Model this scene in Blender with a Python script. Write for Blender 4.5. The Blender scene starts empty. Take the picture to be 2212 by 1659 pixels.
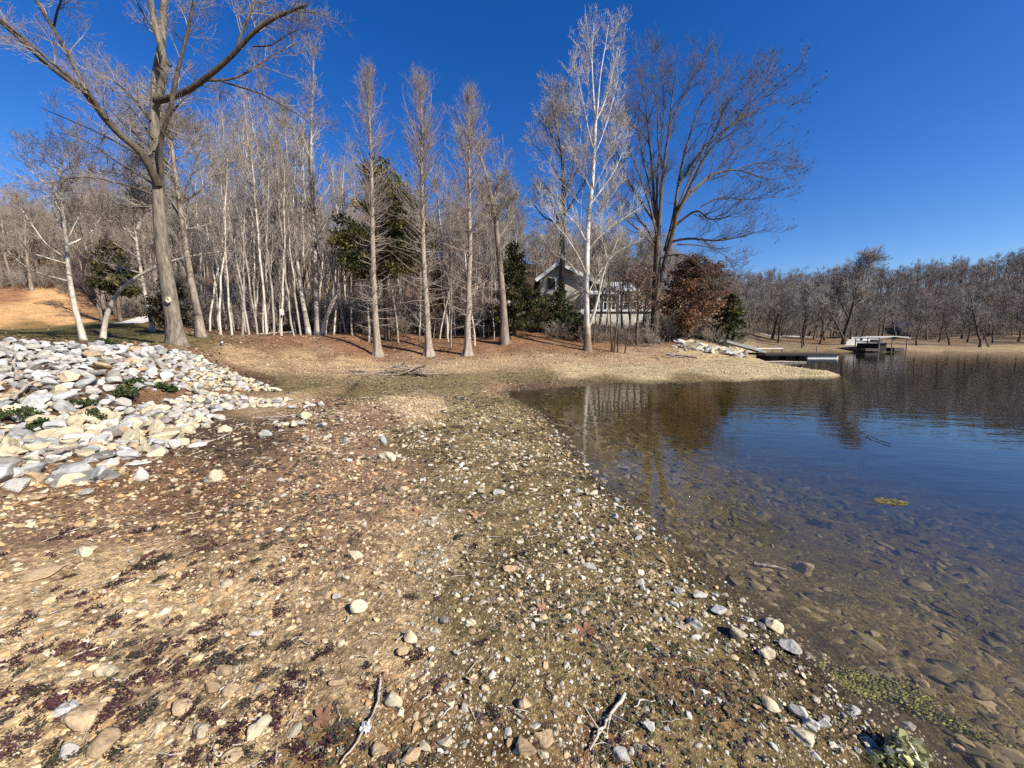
import bpy, math, random
import numpy as np
from mathutils import Vector, Matrix

rng = np.random.default_rng(11)
random.seed(5)
SC = bpy.context.scene
COL = SC.collection
rad = math.radians

# ------------------------------------------------------------------ camera geometry
W, H, F = 2212.0, 1659.0, 831.0
HORIZON = 736.0
PITCH = math.atan((H / 2 - HORIZON) / F)
CZ = 1.6
cp, sp = math.cos(PITCH), math.sin(PITCH)

def ray(u, v):
    x = (np.asarray(u, float) - W / 2) / F
    y = -(np.asarray(v, float) - H / 2) / F
    return np.stack([x, cp + y * sp, -sp + y * cp], -1)

def at(u, v, Y):
    d = ray(u, v)
    t = np.asarray(Y, float) / d[..., 1]
    return d * t[..., None] + np.array([0, 0, CZ])

def at0(u, v, z=0.0):
    d = ray(u, v)
    t = (z - CZ) / d[..., 2]
    return d * t[..., None] + np.array([0, 0, CZ])

def project(P):
    q = np.asarray(P, float) - np.array([0, 0, CZ])
    f = q[..., 1] * cp - q[..., 2] * sp
    up = q[..., 1] * sp + q[..., 2] * cp
    f2 = np.where(f < .05, .05, f)
    return W / 2 + q[..., 0] / f2 * F, H / 2 - up / f2 * F, f

def in_poly(u, v, poly):
    u = np.asarray(u); v = np.asarray(v)
    inside = np.zeros(u.shape, bool)
    n = len(poly)
    for i in range(n):
        x0, y0 = poly[i]; x1, y1 = poly[(i + 1) % n]
        c = ((y0 > v) != (y1 > v))
        xx = (x1 - x0) * (v - y0) / ((y1 - y0) if y1 != y0 else 1e-9) + x0
        inside ^= c & (u < xx)
    return inside

# ------------------------------------------------------------------ noise
def _h(ix, iy, s):
    a = np.sin(ix * 127.1 + iy * 311.7 + s * 74.7) * 43758.5453
    return a - np.floor(a)

def vnoise(x, y, s=0):
    ix, iy = np.floor(x), np.floor(y)
    fx, fy = x - ix, y - iy
    fx = fx * fx * (3 - 2 * fx); fy = fy * fy * (3 - 2 * fy)
    return ((_h(ix, iy, s) * (1 - fx) + _h(ix + 1, iy, s) * fx) * (1 - fy)
            + (_h(ix, iy + 1, s) * (1 - fx) + _h(ix + 1, iy + 1, s) * fx) * fy) - .5

# ------------------------------------------------------------------ terrain
SHORE = [(2085, 1740), (1990, 1659), (1890, 1560), (1760, 1440), (1650, 1352), (1575, 1285), (1500, 1225), (1435, 1160), (1380, 1108), (1325, 1065),
         (1285, 1035), (1258, 1000), (1235, 965), (1205, 930), (1170, 897), (1130, 870), (1100, 857), (1090, 850), (1150, 843), (1215, 838),
         (1280, 834), (1400, 830), (1500, 827), (1600, 824), (1700, 820), (1780, 816), (1815, 812), (1800, 806), (1745, 797),
         (1700, 790), (1660, 783), (1640, 776), (1655, 768), (1640, 763)]
FARSHORE = [(1720, 760), (1850, 760), (1990, 761), (2120, 761), (2212, 762), (2400, 764), (2700, 768)]
ctrl = []
for u, v in SHORE + FARSHORE:
    p = at0(u, v); ctrl.append((p[0], p[1], 0.0))
# land (u, v, Y)
for u, v, Y in [
    # riprap slope and crest
    (0, 741, 8.6), (-250, 738, 7.6), (200, 746, 9.8), (330, 752, 11.0), (420, 766, 12.2), (-250, 720, 10.5), (0, 729, 11.5),
    (120, 880, 6.3), (0, 950, 5.2), (300, 870, 7.6), (250, 800, 8.3), (100, 800, 7.6), (450, 840, 9.6), (560, 850, 10.2),
    # lawn and big tree
    (385, 746, 13.5), (300, 742, 14.0), (180, 733, 17.5), (225, 733, 17.5), (60, 712, 24), (330, 715, 22), (200, 700, 29), (-200, 705, 24),
    (0, 700, 34), (150, 695, 36), (0, 640, 46), (150, 668, 44), (260, 668, 48), (300, 684, 34), (-300, 640, 48), (-300, 560, 75), (0, 535, 85), (200, 535, 90),
    (400, 545, 88), (600, 545, 90), (800, 550, 90), (1000, 560, 90), (1200, 580, 90), (1400, 610, 92),
    # bank between tree and cypresses
    (450, 722, 23.5), (560, 724, 26.5), (685, 724, 30.5), (480, 745, 18), (600, 750, 21.5), (720, 752, 25.5),
    (817, 770, 27), (927, 769, 27.5), (1008, 768, 27.5), (1100, 762, 28.5), (760, 726, 31), (880, 728, 33), (1000, 728, 33.5), (1100, 722, 34),
    (500, 778, 16.5), (640, 775, 20.5), (760, 785, 21.5), (900, 790, 21.5), (640, 815, 14.8), (800, 815, 15), (1000, 805, 17.5), (950, 830, 12.8), (1050, 826, 13.4), (760, 845, 11), (705, 838, 11.6), (690, 828, 12.8), (730, 830, 12.6), (860, 838, 11.6), (640, 838, 11.8),
    (1270, 758, 30), (1200, 742, 32), (1330, 756, 31.5), (1415, 742, 35.5), (1250, 700, 42), (1180, 690, 43), (1350, 712, 42), (1420, 716, 42), (1250, 662, 52), (1400, 680, 52),
    (1200, 790, 21), (1400, 790, 21.5), (1600, 790, 22.5), (1500, 770, 29), (1600, 769, 31.5), (1700, 803, 19.2),
    (1490, 742, 35), (1560, 757, 34), (1600, 748, 42), (1560, 720, 50), (700, 690, 45), (500, 690, 40), (900, 690, 48), (1050, 690, 48),
    # far side
    (1640, 752, 56), (1700, 748, 60), (1720, 738, 68), (1850, 748, 60), (1850, 733, 72), (2000, 749, 60), (2000, 738, 72), (2212, 750, 60), (2212, 736, 74), (2450, 745, 62), (2450, 730, 80),
    (2212, 712, 92), (2000, 722, 95), (1800, 722, 95), (1650, 715, 92), (2212, 672, 112), (2000, 690, 115), (1800, 692, 115), (1650, 690, 112), (1700, 640, 150), (1850, 638, 150), (2000, 628, 150), (2150, 610, 150), (2300, 585, 150), (2600, 560, 150)]:
    p = at(u, v, Y); ctrl.append((p[0], p[1], p[2]))
for c in [(0, 0, .12), (-1.2, 0, .2), (-1.5, 1.5, .2), (-.2, 1.3, .13), (.9, 1.3, .07), (0, 2.5, .15), (-2, 3, .26), (-4, 3, .36), (-5.4, 3.9, .48), (-7.5, 3.5, .7),
          (-3, 5, .36), (-1, 5, .18), (-2.5, 8, .36), (-1, 9, .2), (-.9, 12, .2), (-4.5, 11, .42), (-3.5, 14, .26),
          (-4, 0, .4), (-8, 0, .7), (-4, -4, .5), (0, -3, .2), (2, -3, 0.02), (5, -4, -.5), (-14, -4, 1.7), (-30, 0, 2.2), (0, -30, 2), (-40, -40, 4), (12, -10, -1.5), (40, -20, -3),
          # lake bed
          (2.25, 1.5, -.10), (1.5, 3.2, -.08), (2.0, 3.3, -.17), (2.8, 2.4, -.22), (3.0, 3.6, -.33), (4.5, 3.2, -.48), (2.0, 5.5, -.17), (3.0, 6.5, -.36), (5, 6, -.7), (7, 4.5, -.85), (10, 6, -1.3),
          (1.5, 9, -.16), (3, 10.5, -.33), (5.5, 10, -.75), (8, 12, -.8), (10, 10, -1.4), (14, 14, -1.7), (20, 12, -2.2), (20, 20, -2.2), (26, 30, -2.2), (40, 30, -3), (60, 40, -2.5), (45, 48, -1), (33, 48, -.9), (70, 20, -3),
          (25, 40, -1.0),
          (300, 200, 40), (0, 300, 42), (-200, 200, 40), (-300, 50, 32), (300, 0, 15), (0, -300, 10), (0, 1500, 30), (1500, 0, 20), (-1500, 0, 30), (0, -1500, 10), (1100, 1100, 30), (-1100, 1100, 30)]:
    ctrl.append(c)
ctrl = np.array(ctrl, float)

def warp(x, y):
    r = np.sqrt(x * x + y * y) + 1e-9
    w = np.log1p(r / 2.0) / r
    return np.stack([x * w, y * w], -1)

CQ = warp(ctrl[:, 0], ctrl[:, 1])
CC = .03
def _phi(A, B):
    d2 = ((A[:, None, :] - B[None, :, :]) ** 2).sum(-1)
    return np.sqrt(d2 + CC * CC)
n_ = len(CQ)
A_ = np.zeros((n_ + 3, n_ + 3))
A_[:n_, :n_] = _phi(CQ, CQ) - np.eye(n_) * 1e-3
A_[:n_, n_:] = np.c_[np.ones(n_), CQ]
A_[n_:, :n_] = A_[:n_, n_:].T
SOL = np.linalg.solve(A_, np.r_[ctrl[:, 2], np.zeros(3)])

def zbase(x, y):
    x = np.asarray(x, float).ravel(); y = np.asarray(y, float).ravel()
    out = np.empty(x.shape)
    for i in range(0, len(x), 20000):
        q = warp(x[i:i + 20000], y[i:i + 20000])
        out[i:i + 20000] = _phi(q, CQ) @ SOL[:n_] + SOL[n_] + q @ SOL[n_ + 1:]
    return out

def ground(x, y):
    x = np.asarray(x, float).ravel(); y = np.asarray(y, float).ravel()
    z = zbase(x, y)
    r = np.sqrt(x * x + y * y)
    damp = np.clip(np.abs(z) / .12, .15, 1)
    z = z + damp * (vnoise(x * 1.7, y * 1.7, 1) * .05 + vnoise(x * 5, y * 5, 2) * .025 + vnoise(x * 13, y * 13, 3) * .012)
    z = z + np.clip((r - 30) / 30, 0, 1) * vnoise(x * .15, y * .15, 4) * .7 * np.clip(z / 2, 0, 1)
    return z

def hit(u, v, ymax=160.0):
    """first ground point seen through pixels"""
    u = np.atleast_1d(np.asarray(u, float)); v = np.atleast_1d(np.asarray(v, float))
    d = ray(u, v)
    Ys = np.geomspace(.8, ymax, 260)
    prev = None; res = np.full((len(u), 3), np.nan); done = np.zeros(len(u), bool)
    for Y in Ys:
        t = Y / d[:, 1]
        P = d * t[:, None]; P[:, 2] += CZ
        g = P[:, 2] - ground(P[:, 0], P[:, 1])
        if prev is not None:
            c = (~done) & (g < 0)
            if c.any():
                w = prev[1][c] / np.maximum(prev[1][c] - g[c], 1e-6)
                res[c] = prev[0][c] * (1 - w[:, None]) + P[c] * w[:, None]
                done |= c
        prev = (P, g)
        if done.all(): break
    return res

# ------------------------------------------------------------------ mesh helpers
def mesh_np(name, V, faces, mats, smooth=False, col=None, fmat=None):
    """faces: list of int arrays (M,k)"""
    me = bpy.data.meshes.new(name)
    V = np.asarray(V, np.float32)
    faces = [np.asarray(f, np.int32) for f in faces if len(f)]
    nl = sum(f.size for f in faces); npoly = sum(len(f) for f in faces)
    me.vertices.add(len(V)); me.vertices.foreach_set('co', V.ravel())
    me.loops.add(nl); me.polygons.add(npoly)
    me.loops.foreach_set('vertex_index', np.concatenate([f.ravel() for f in faces]))
    tot = np.concatenate([np.full(len(f), f.shape[1], np.int32) for f in faces])
    st = np.concatenate([[0], np.cumsum(tot)[:-1]]).astype(np.int32)
    me.polygons.foreach_set('loop_start', st)
    me.polygons.foreach_set('loop_total', tot)
    me.polygons.foreach_set('use_smooth', np.full(npoly, bool(smooth)))
    for m in (mats if isinstance(mats, (list, tuple)) else [mats]): me.materials.append(m)
    if fmat is not None: me.polygons.foreach_set('material_index', np.asarray(fmat, np.int32))
    if col is not None:
        a = me.attributes.new('col', 'FLOAT_COLOR', 'POINT')
        c = np.ones((len(V), 4), np.float32); c[:, :3] = col
        a.data.foreach_set('color', c.ravel())
    me.update(calc_edges=True)
    me.validate(clean_customdata=False)
    return me

def obj(name, me, parent=None):
    o = bpy.data.objects.new(name, me); COL.objects.link(o)
    if parent is not None: o.parent = parent
    return o

def tag(o, label=None, cat=None, group=None, kind=None):
    if label: o['label'] = label
    if cat: o['category'] = cat
    if group: o['group'] = group
    if kind: o['kind'] = kind
    return o

def empty(name, loc=(0, 0, 0), rz=0, s=1.0):
    o = bpy.data.objects.new(name, None); COL.objects.link(o)
    o.location = loc; o.rotation_euler = (0, 0, rz); o.scale = (s, s, s)
    o.empty_display_size = .2
    return o

class MB:
    def __init__(s): s.V = []; s.F4 = []; s.F3 = []; s.n = 0
    def add(s, V, F4=None, F3=None):
        V = np.asarray(V, float).reshape(-1, 3)
        if F4 is not None and len(F4): s.F4.append(np.asarray(F4) + s.n)
        if F3 is not None and len(F3): s.F3.append(np.asarray(F3) + s.n)
        s.V.append(V); s.n += len(V); return s
    def box(s, x0, x1, y0, y1, z0, z1):
        V = [(x, y, z) for z in (z0, z1) for y in (y0, y1) for x in (x0, x1)]
        return s.add(V, [(0, 2, 3, 1), (4, 5, 7, 6), (0, 1, 5, 4), (2, 6, 7, 3), (0, 4, 6, 2), (1, 3, 7, 5)])
    def prism(s, poly, y0, y1):
        """poly in xz, extruded along y"""
        n = len(poly)
        V = [(x, y0, z) for x, z in poly] + [(x, y1, z) for x, z in poly]
        q = [(i, (i + 1) % n, n + (i + 1) % n, n + i) for i in range(n)]
        t = [(0, i + 1, i) for i in range(1, n - 1)] + [(n, n + i, n + i + 1) for i in range(1, n - 1)]
        return s.add(V, q, t)
    def tubes(s, P, R, S=5, cap=False):
        V, Q = tube_arrays(np.asarray(P, float), np.asarray(R, float), S); return s.add(V, Q)
    def mesh(s, name, mat, smooth=False):
        return mesh_np(name, np.concatenate(s.V), (s.F4 and [np.concatenate(s.F4)] or []) + (s.F3 and [np.concatenate(s.F3)] or []), mat, smooth)

def norm(a): return a / np.maximum(np.linalg.norm(a, axis=-1, keepdims=True), 1e-9)

def tube_arrays(P, R, S):
    """P (N,K,3) R (N,K) -> open tubes"""
    if P.ndim == 2: P = P[None]; R = R[None]
    N, K, _ = P.shape
    T = np.gradient(P, axis=1); T = norm(T)
    mean = norm(T.mean(1))
    ref = np.where((np.abs(mean[:, 2]) > .8)[:, None], np.array([1., 0, 0]), np.array([0, 0, 1.]))[:, None, :]
    A = norm(np.cross(T, np.broadcast_to(ref, T.shape)))
    B = np.cross(T, A)
    th = np.arange(S) / S * 2 * np.pi
    V = P[:, :, None, :] + R[:, :, None, None] * (np.cos(th)[:, None] * A[:, :, None, :] + np.sin(th)[:, None] * B[:, :, None, :])
    idx = np.arange(N * K * S).reshape(N, K, S)
    a = idx[:, :-1, :]; b = idx[:, 1:, :]
    a2 = np.roll(a, -1, 2); b2 = np.roll(b, -1, 2)
    Q = np.stack([a, a2, b2, b], -1).reshape(-1, 4)
    return V.reshape(-1, 3), Q

def resample(pts, K):
    pts = np.asarray(pts, float)
    d = np.r_[0, np.cumsum(np.linalg.norm(np.diff(pts, axis=0), axis=1))]
    t = np.linspace(0, d[-1], K)
    # smooth: catmull-like by interpolating then averaging
    out = np.stack([np.interp(t, d, pts[:, i]) for i in range(pts.shape[1])], -1)
    for _ in range(2):
        out[1:-1] = .25 * out[:-2] + .5 * out[1:-1] + .25 * out[2:]
    return out

def interp_branch(P, R, idx, t):
    K = P.shape[1]
    f = t * (K - 1); i = np.minimum(f.astype(int), K - 2); w = (f - i)[:, None]
    a = P[idx, i]; b = P[idx, i + 1]
    r = R[idx, i] * (1 - w[:, 0]) + R[idx, i + 1] * w[:, 0]
    return a * (1 - w) + b * w, norm(b - a), r

def grow(g, P, R, n, t0, t1, L, ang, up=0.1, wand=.15, K=5, rmax=.05, taper=.25, jl=.35, rfac=.6, gl=0.0):
    """vectorised child branches"""
    N = P.shape[0]
    idx = np.repeat(np.arange(N), n)
    M = len(idx)
    t = g.uniform(t0, t1, M)
    base, tan, r = interp_branch(P, R, idx, t)
    perp = norm(np.cross(tan, g.normal(size=(M, 3))))
    a = (ang(t) if callable(ang) else np.full(M, ang)) + g.normal(0, .15, M)
    d = norm(np.cos(a)[:, None] * tan + np.sin(a)[:, None] * perp + np.array([0, 0, gl]))
    ln = (L(t) if callable(L) else L * (1.1 - .5 * t)) * g.uniform(1 - jl, 1 + jl, M)
    out = np.empty((M, K, 3)); out[:, 0] = base
    for k in range(1, K):
        d = norm(d + g.normal(0, wand, (M, 3)) + np.array([0, 0, up]))
        out[:, k] = out[:, k - 1] + d * (ln / (K - 1))[:, None]
    r0 = np.minimum(r * rfac, rmax) * g.uniform(.75, 1.1, M)
    rr = r0[:, None] * np.linspace(1, taper, K)[None, :]
    return out, rr

def leaf_cards(g, C, size, up=.3):
    """small bent leaf quads at centres C -> V,Q (two quads hinged)"""
    n = len(C)
    a = norm(g.normal(size=(n, 3))); b = norm(np.cross(a, g.normal(size=(n, 3)) + np.array([0, 0, up])))
    s = np.asarray(size) * g.uniform(.6, 1.3, n)
    a = a * s[:, None]; b = b * (s * .6)[:, None]
    nrm = norm(np.cross(a, b)) * (s * .18)[:, None]
    V = np.stack([C - a - b * .3, C - b, C + a - b * .2 + nrm, C + a * .9 + b * .4 + nrm, C + b, C - a + b * .3], 1)
    i = np.arange(n)[:, None] * 6
    Q = np.concatenate([i + np.array([0, 1, 4, 5]), i + np.array([1, 2, 3, 4])])
    return V.reshape(-1, 3), Q

# ------------------------------------------------------------------ materials
def new_mat(name):
    m = bpy.data.materials.new(name); m.use_nodes = True
    nt = m.node_tree; nt.nodes.clear()
    out = nt.nodes.new('ShaderNodeOutputMaterial')
    b = nt.nodes.new('ShaderNodeBsdfPrincipled')
    nt.links.new(b.outputs[0], out.inputs[0])
    b.inputs['Specular IOR Level'].default_value = .25
    return m, nt, b, out

def N(nt, typ, **kw):
    n = nt.nodes.new(typ)
    for k, v in kw.items():
        if k in n.inputs.keys() if hasattr(n.inputs, 'keys') else False: n.inputs[k].default_value = v
        else: setattr(n, k, v)
    return n

def noise(nt, vec, scale, detail=4, rough=.6):
    n = nt.nodes.new('ShaderNodeTexNoise'); n.inputs['Scale'].default_value = scale
    n.inputs['Detail'].default_value = detail; n.inputs['Roughness'].default_value = rough
    if vec is not None: nt.links.new(vec, n.inputs['Vector'])
    return n.outputs['Fac']

def ramp(nt, fac, stops):
    r = nt.nodes.new('ShaderNodeValToRGB')
    e = r.color_ramp.elements
    while len(e) < len(stops): e.new(.5)
    for el, (p, c) in zip(e, stops):
        el.position = p; el.color = (*c, 1) if len(c) == 3 else c
    nt.links.new(fac, r.inputs[0]); return r.outputs[0]

def mix(nt, fac, a, b, mode='MIX'):
    m = nt.nodes.new('ShaderNodeMix'); m.data_type = 'RGBA'; m.blend_type = mode
    for s, v in ((m.inputs[0], fac), (m.inputs[6], a), (m.inputs[7], b)):
        if isinstance(v, (int, float)): s.default_value = v
        elif isinstance(v, tuple): s.default_value = (*v, 1)
        else: nt.links.new(v, s)
    return m.outputs[2]

def bump(nt, b, h, strength, dist):
    n = nt.nodes.new('ShaderNodeBump'); n.inputs['Strength'].default_value = strength; n.inputs['Distance'].default_value = dist
    nt.links.new(h, n.inputs['Height']); nt.links.new(n.outputs[0], b.inputs['Normal'])

def coords(nt, which='Object', scale=None):
    t = nt.nodes.new('ShaderNodeTexCoord'); o = t.outputs[which]
    if scale:
        m = nt.nodes.new('ShaderNodeMapping'); m.inputs['Scale'].default_value = scale
        nt.links.new(o, m.inputs[0]); o = m.outputs[0]
    return o

def geo_pos(nt):
    return nt.nodes.new('ShaderNodeNewGeometry').outputs['Position']

def bark(name, c0, c1, c2=None, scale=6, bstr=.6, rv=.3, patch=None, basecol=None, baseh=3.0):
    m, nt, b, out = new_mat(name)
    v = coords(nt, 'Object', (1, 1, .22))
    n1 = noise(nt, v, scale, 5)
    c = ramp(nt, n1, [(.3, c0), (.7, c1)])
    if c2:
        n2 = noise(nt, coords(nt), 1.3, 3)
        c = mix(nt, ramp(nt, n2, [(.5, (0, 0, 0)), (.62, (1, 1, 1))]), c, c2)
    if basecol:
        sx = nt.nodes.new('ShaderNodeSeparateXYZ'); nt.links.new(coords(nt), sx.inputs[0])
        ad = nt.nodes.new('ShaderNodeMath'); ad.operation = 'MULTIPLY_ADD'; ad.inputs[1].default_value = 1.0 / baseh
        nt.links.new(sx.outputs[2], ad.inputs[0])
        n3 = nt.nodes.new('ShaderNodeMath'); n3.operation = 'MULTIPLY_ADD'; n3.inputs[1].default_value = 1.2; n3.inputs[2].default_value = -.6
        nt.links.new(noise(nt, coords(nt), 2.5, 4), n3.inputs[0]); nt.links.new(n3.outputs[0], ad.inputs[2])
        c = mix(nt, ramp(nt, ad.outputs[0], [(.35, (1, 1, 1)), (.75, (0, 0, 0))]), c, basecol)
    oi = nt.nodes.new('ShaderNodeObjectInfo')
    hsv = nt.nodes.new('ShaderNodeHueSaturation')
    mr = nt.nodes.new('ShaderNodeMapRange'); mr.inputs['To Min'].default_value = 1 - rv; mr.inputs['To Max'].default_value = 1 + rv
    nt.links.new(oi.outputs['Random'], mr.inputs[0]); nt.links.new(mr.outputs[0], hsv.inputs['Value'])
    nt.links.new(c, hsv.inputs['Color'])
    nt.links.new(hsv.outputs[0], b.inputs['Base Color'])
    b.inputs['Roughness'].default_value = .85
    bump(nt, b, noise(nt, coords(nt, 'Object', (1, 1, .12)), scale * 2.2, 5, .7), bstr, .05)
    return m

def plain(name, c, rough=.7, var=.15, scale=8, spec=.25, metal=0.0, bs=.15):
    m, nt, b, out = new_mat(name)
    n1 = noise(nt, coords(nt), scale, 5)
    lo = tuple(max(0, x * (1 - var)) for x in c); hi = tuple(min(1, x * (1 + var)) for x in c)
    nt.links.new(ramp(nt, n1, [(.3, lo), (.7, hi)]), b.inputs['Base Color'])
    b.inputs['Roughness'].default_value = rough; b.inputs['Specular IOR Level'].default_value = spec; b.inputs['Metallic'].default_value = metal
    bump(nt, b, noise(nt, coords(nt), scale * 3, 4), bs, .02)
    return m

def vcol(name, rough=.8, bumps=.3, nscale=40, var=.35, dist=.01, transl=0.0, spec=.25):
    m, nt, b, out = new_mat(name)
    a = nt.nodes.new('ShaderNodeAttribute'); a.attribute_name = 'col'
    pos = geo_pos(nt)
    n1 = noise(nt, pos, nscale, 4, .65)
    g = ramp(nt, n1, [(.3, (1 - var,) * 3), (.7, (1 + var * .3,) * 3)])
    c = mix(nt, 1.0, a.outputs['Color'], g, 'MULTIPLY')
    nt.links.new(c, b.inputs['Base Color'])
    b.inputs['Roughness'].default_value = rough; b.inputs['Specular IOR Level'].default_value = spec
    if bumps: bump(nt, b, noise(nt, pos, nscale * 1.5, 5, .7), bumps, dist)
    if transl:
        tr = nt.nodes.new('ShaderNodeBsdfTranslucent'); nt.links.new(c, tr.inputs['Color'])
        ms = nt.nodes.new('ShaderNodeMixShader'); ms.inputs[0].default_value = transl
        nt.links.new(b.outputs[0], ms.inputs[1]); nt.links.new(tr.outputs[0], ms.inputs[2]); nt.links.new(ms.outputs[0], out.inputs[0])
    return m

def rock_mat(name, c0, c1, stain, scale=6, st=.5):
    m, nt, b, out = new_mat(name)
    oi = nt.nodes.new('ShaderNodeObjectInfo')
    # offset by random so copies differ
    vm = nt.nodes.new('ShaderNodeVectorMath'); vm.operation = 'ADD'
    nt.links.new(coords(nt), vm.inputs[0])
    cx = nt.nodes.new('ShaderNodeVectorMath'); cx.operation = 'SCALE'; cx.inputs[0].default_value = (37, 91, 53); nt.links.new(oi.outputs['Random'], cx.inputs['Scale'])
    nt.links.new(cx.outputs[0], vm.inputs[1])
    v = vm.outputs[0]
    c = ramp(nt, noise(nt, v, 1.6, 6, .65), [(.3, c0), (.68, c1)])
    c = mix(nt, ramp(nt, noise(nt, v, 1.1, 5, .7), [(.52, (0, 0, 0)), (.68, (st,) * 3)]), c, stain)
    c = mix(nt, ramp(nt, noise(nt, v, 5, 3, .6), [(.30, (.5,) * 3), (.42, (0, 0, 0))]), c, tuple(x * .6 for x in c0))
    hsv = nt.nodes.new('ShaderNodeHueSaturation')
    mr = nt.nodes.new('ShaderNodeMapRange'); mr.inputs['To Min'].default_value = .72; mr.inputs['To Max'].default_value = 1.1
    nt.links.new(oi.outputs['Random'], mr.inputs[0]); nt.links.new(mr.outputs[0], hsv.inputs['Value'])
    nt.links.new(c, hsv.inputs['Color']); nt.links.new(hsv.outputs[0], b.inputs['Base Color'])
    b.inputs['Roughness'].default_value = .85
    h1 = noise(nt, v, 3, 5, .6)
    bump(nt, b, h1, .35, .06)
    return m

M = {}
M['limestone'] = rock_mat('limestone', (.33, .31, .265), (.53, .50, .44), (.40, .30, .17), st=.4)
M['greystone'] = rock_mat('grey_limestone', (.27, .262, .248), (.47, .46, .435), (.30, .28, .25), st=.35)
M['creamstone'] = rock_mat('cream_stone', (.38, .315, .195), (.56, .49, .345), (.36, .245, .12), st=.45)
M['tanstone'] = rock_mat('tan_stone', (.32, .22, .12), (.48, .36, .22), (.32, .17, .075), st=.5)
M['darkstone'] = rock_mat('dark_stone', (.14, .13, .12), (.27, .25, .22), (.25, .15, .09))
M['wetstone'] = rock_mat('submerged_stone', (.10, .072, .035), (.22, .155, .075), (.12, .09, .03))
M['wood_dead'] = bark('dead_wood', (.20, .16, .12), (.46, .40, .33), scale=10)
M['bark_big'] = bark('furrowed_grey_bark', (.06, .048, .036), (.28, .235, .18), scale=11, bstr=1.0, rv=.05)
M['bark_limb'] = bark('dark_limb_bark', (.026, .021, .016), (.12, .095, .068), scale=9, rv=.1)
M['bark_oak'] = bark('oak_bark', (.04, .03, .022), (.16, .12, .085), scale=8, rv=.1)
M['bark_syc'] = bark('white_sycamore_bark', (.44, .41, .35), (.68, .65, .59), (.38, .34, .26), scale=3, bstr=.2, rv=.03, basecol=(.17, .13, .09), baseh=3.2)
M['bark_birch'] = bark('pale_smooth_bark', (.28, .245, .195), (.52, .47, .40), (.25, .21, .16), scale=4, bstr=.25, rv=.08)
M['bark_cyp'] = bark('cypress_bark', (.16, .13, .10), (.39, .33, .26), scale=11, bstr=.8, rv=.06)
M['bark_sap'] = bark('sapling_bark', (.22, .19, .155), (.50, .455, .385), (.15, .125, .10), scale=4, bstr=.25, rv=.42)
M['bark_hard'] = bark('grey_brown_bark', (.10, .08, .06), (.27, .22, .17), scale=6, rv=.3)
M['bark_far'] = bark('far_dark_bark', (.05, .038, .03), (.14, .108, .08), scale=6, rv=.3)
M['twig_big'] = plain('grey_brown_twigs', (.24, .20, .165), .85, .35, 1.5)
M['twig_dark'] = plain('dark_twigs', (.11, .092, .076), .85, .35, 1.5)
M['twig_syc'] = plain('pale_twigs', (.42, .38, .31), .85, .35, 1.2)
M['twig_cyp'] = plain('cypress_twigs', (.25, .205, .175), .85, .35, 1.2)
M['twig_sap'] = plain('sapling_twigs', (.27, .235, .20), .85, .4, 1.0)
M['twig_hard'] = plain('hardwood_twigs', (.27, .23, .19), .85, .4, .6)
M['twig_far'] = plain('far_twigs', (.215, .19, .17), .85, .45, .35)
M['twig_red'] = plain('reddish_twigs', (.22, .165, .145), .85, .4, .35)
M['veg'] = vcol('leaf_colours', .7, 0, 30, .3, transl=.25)
M['pebble'] = vcol('pebbles', .85, .25, 50, .25, .004)
M['litter'] = vcol('dead_leaves', .8, 0, 30, .3, transl=.15)
M['white'] = plain('white_paint', (.60, .59, .56), .5, .05, 4, bs=.03)
M['siding'] = None

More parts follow.
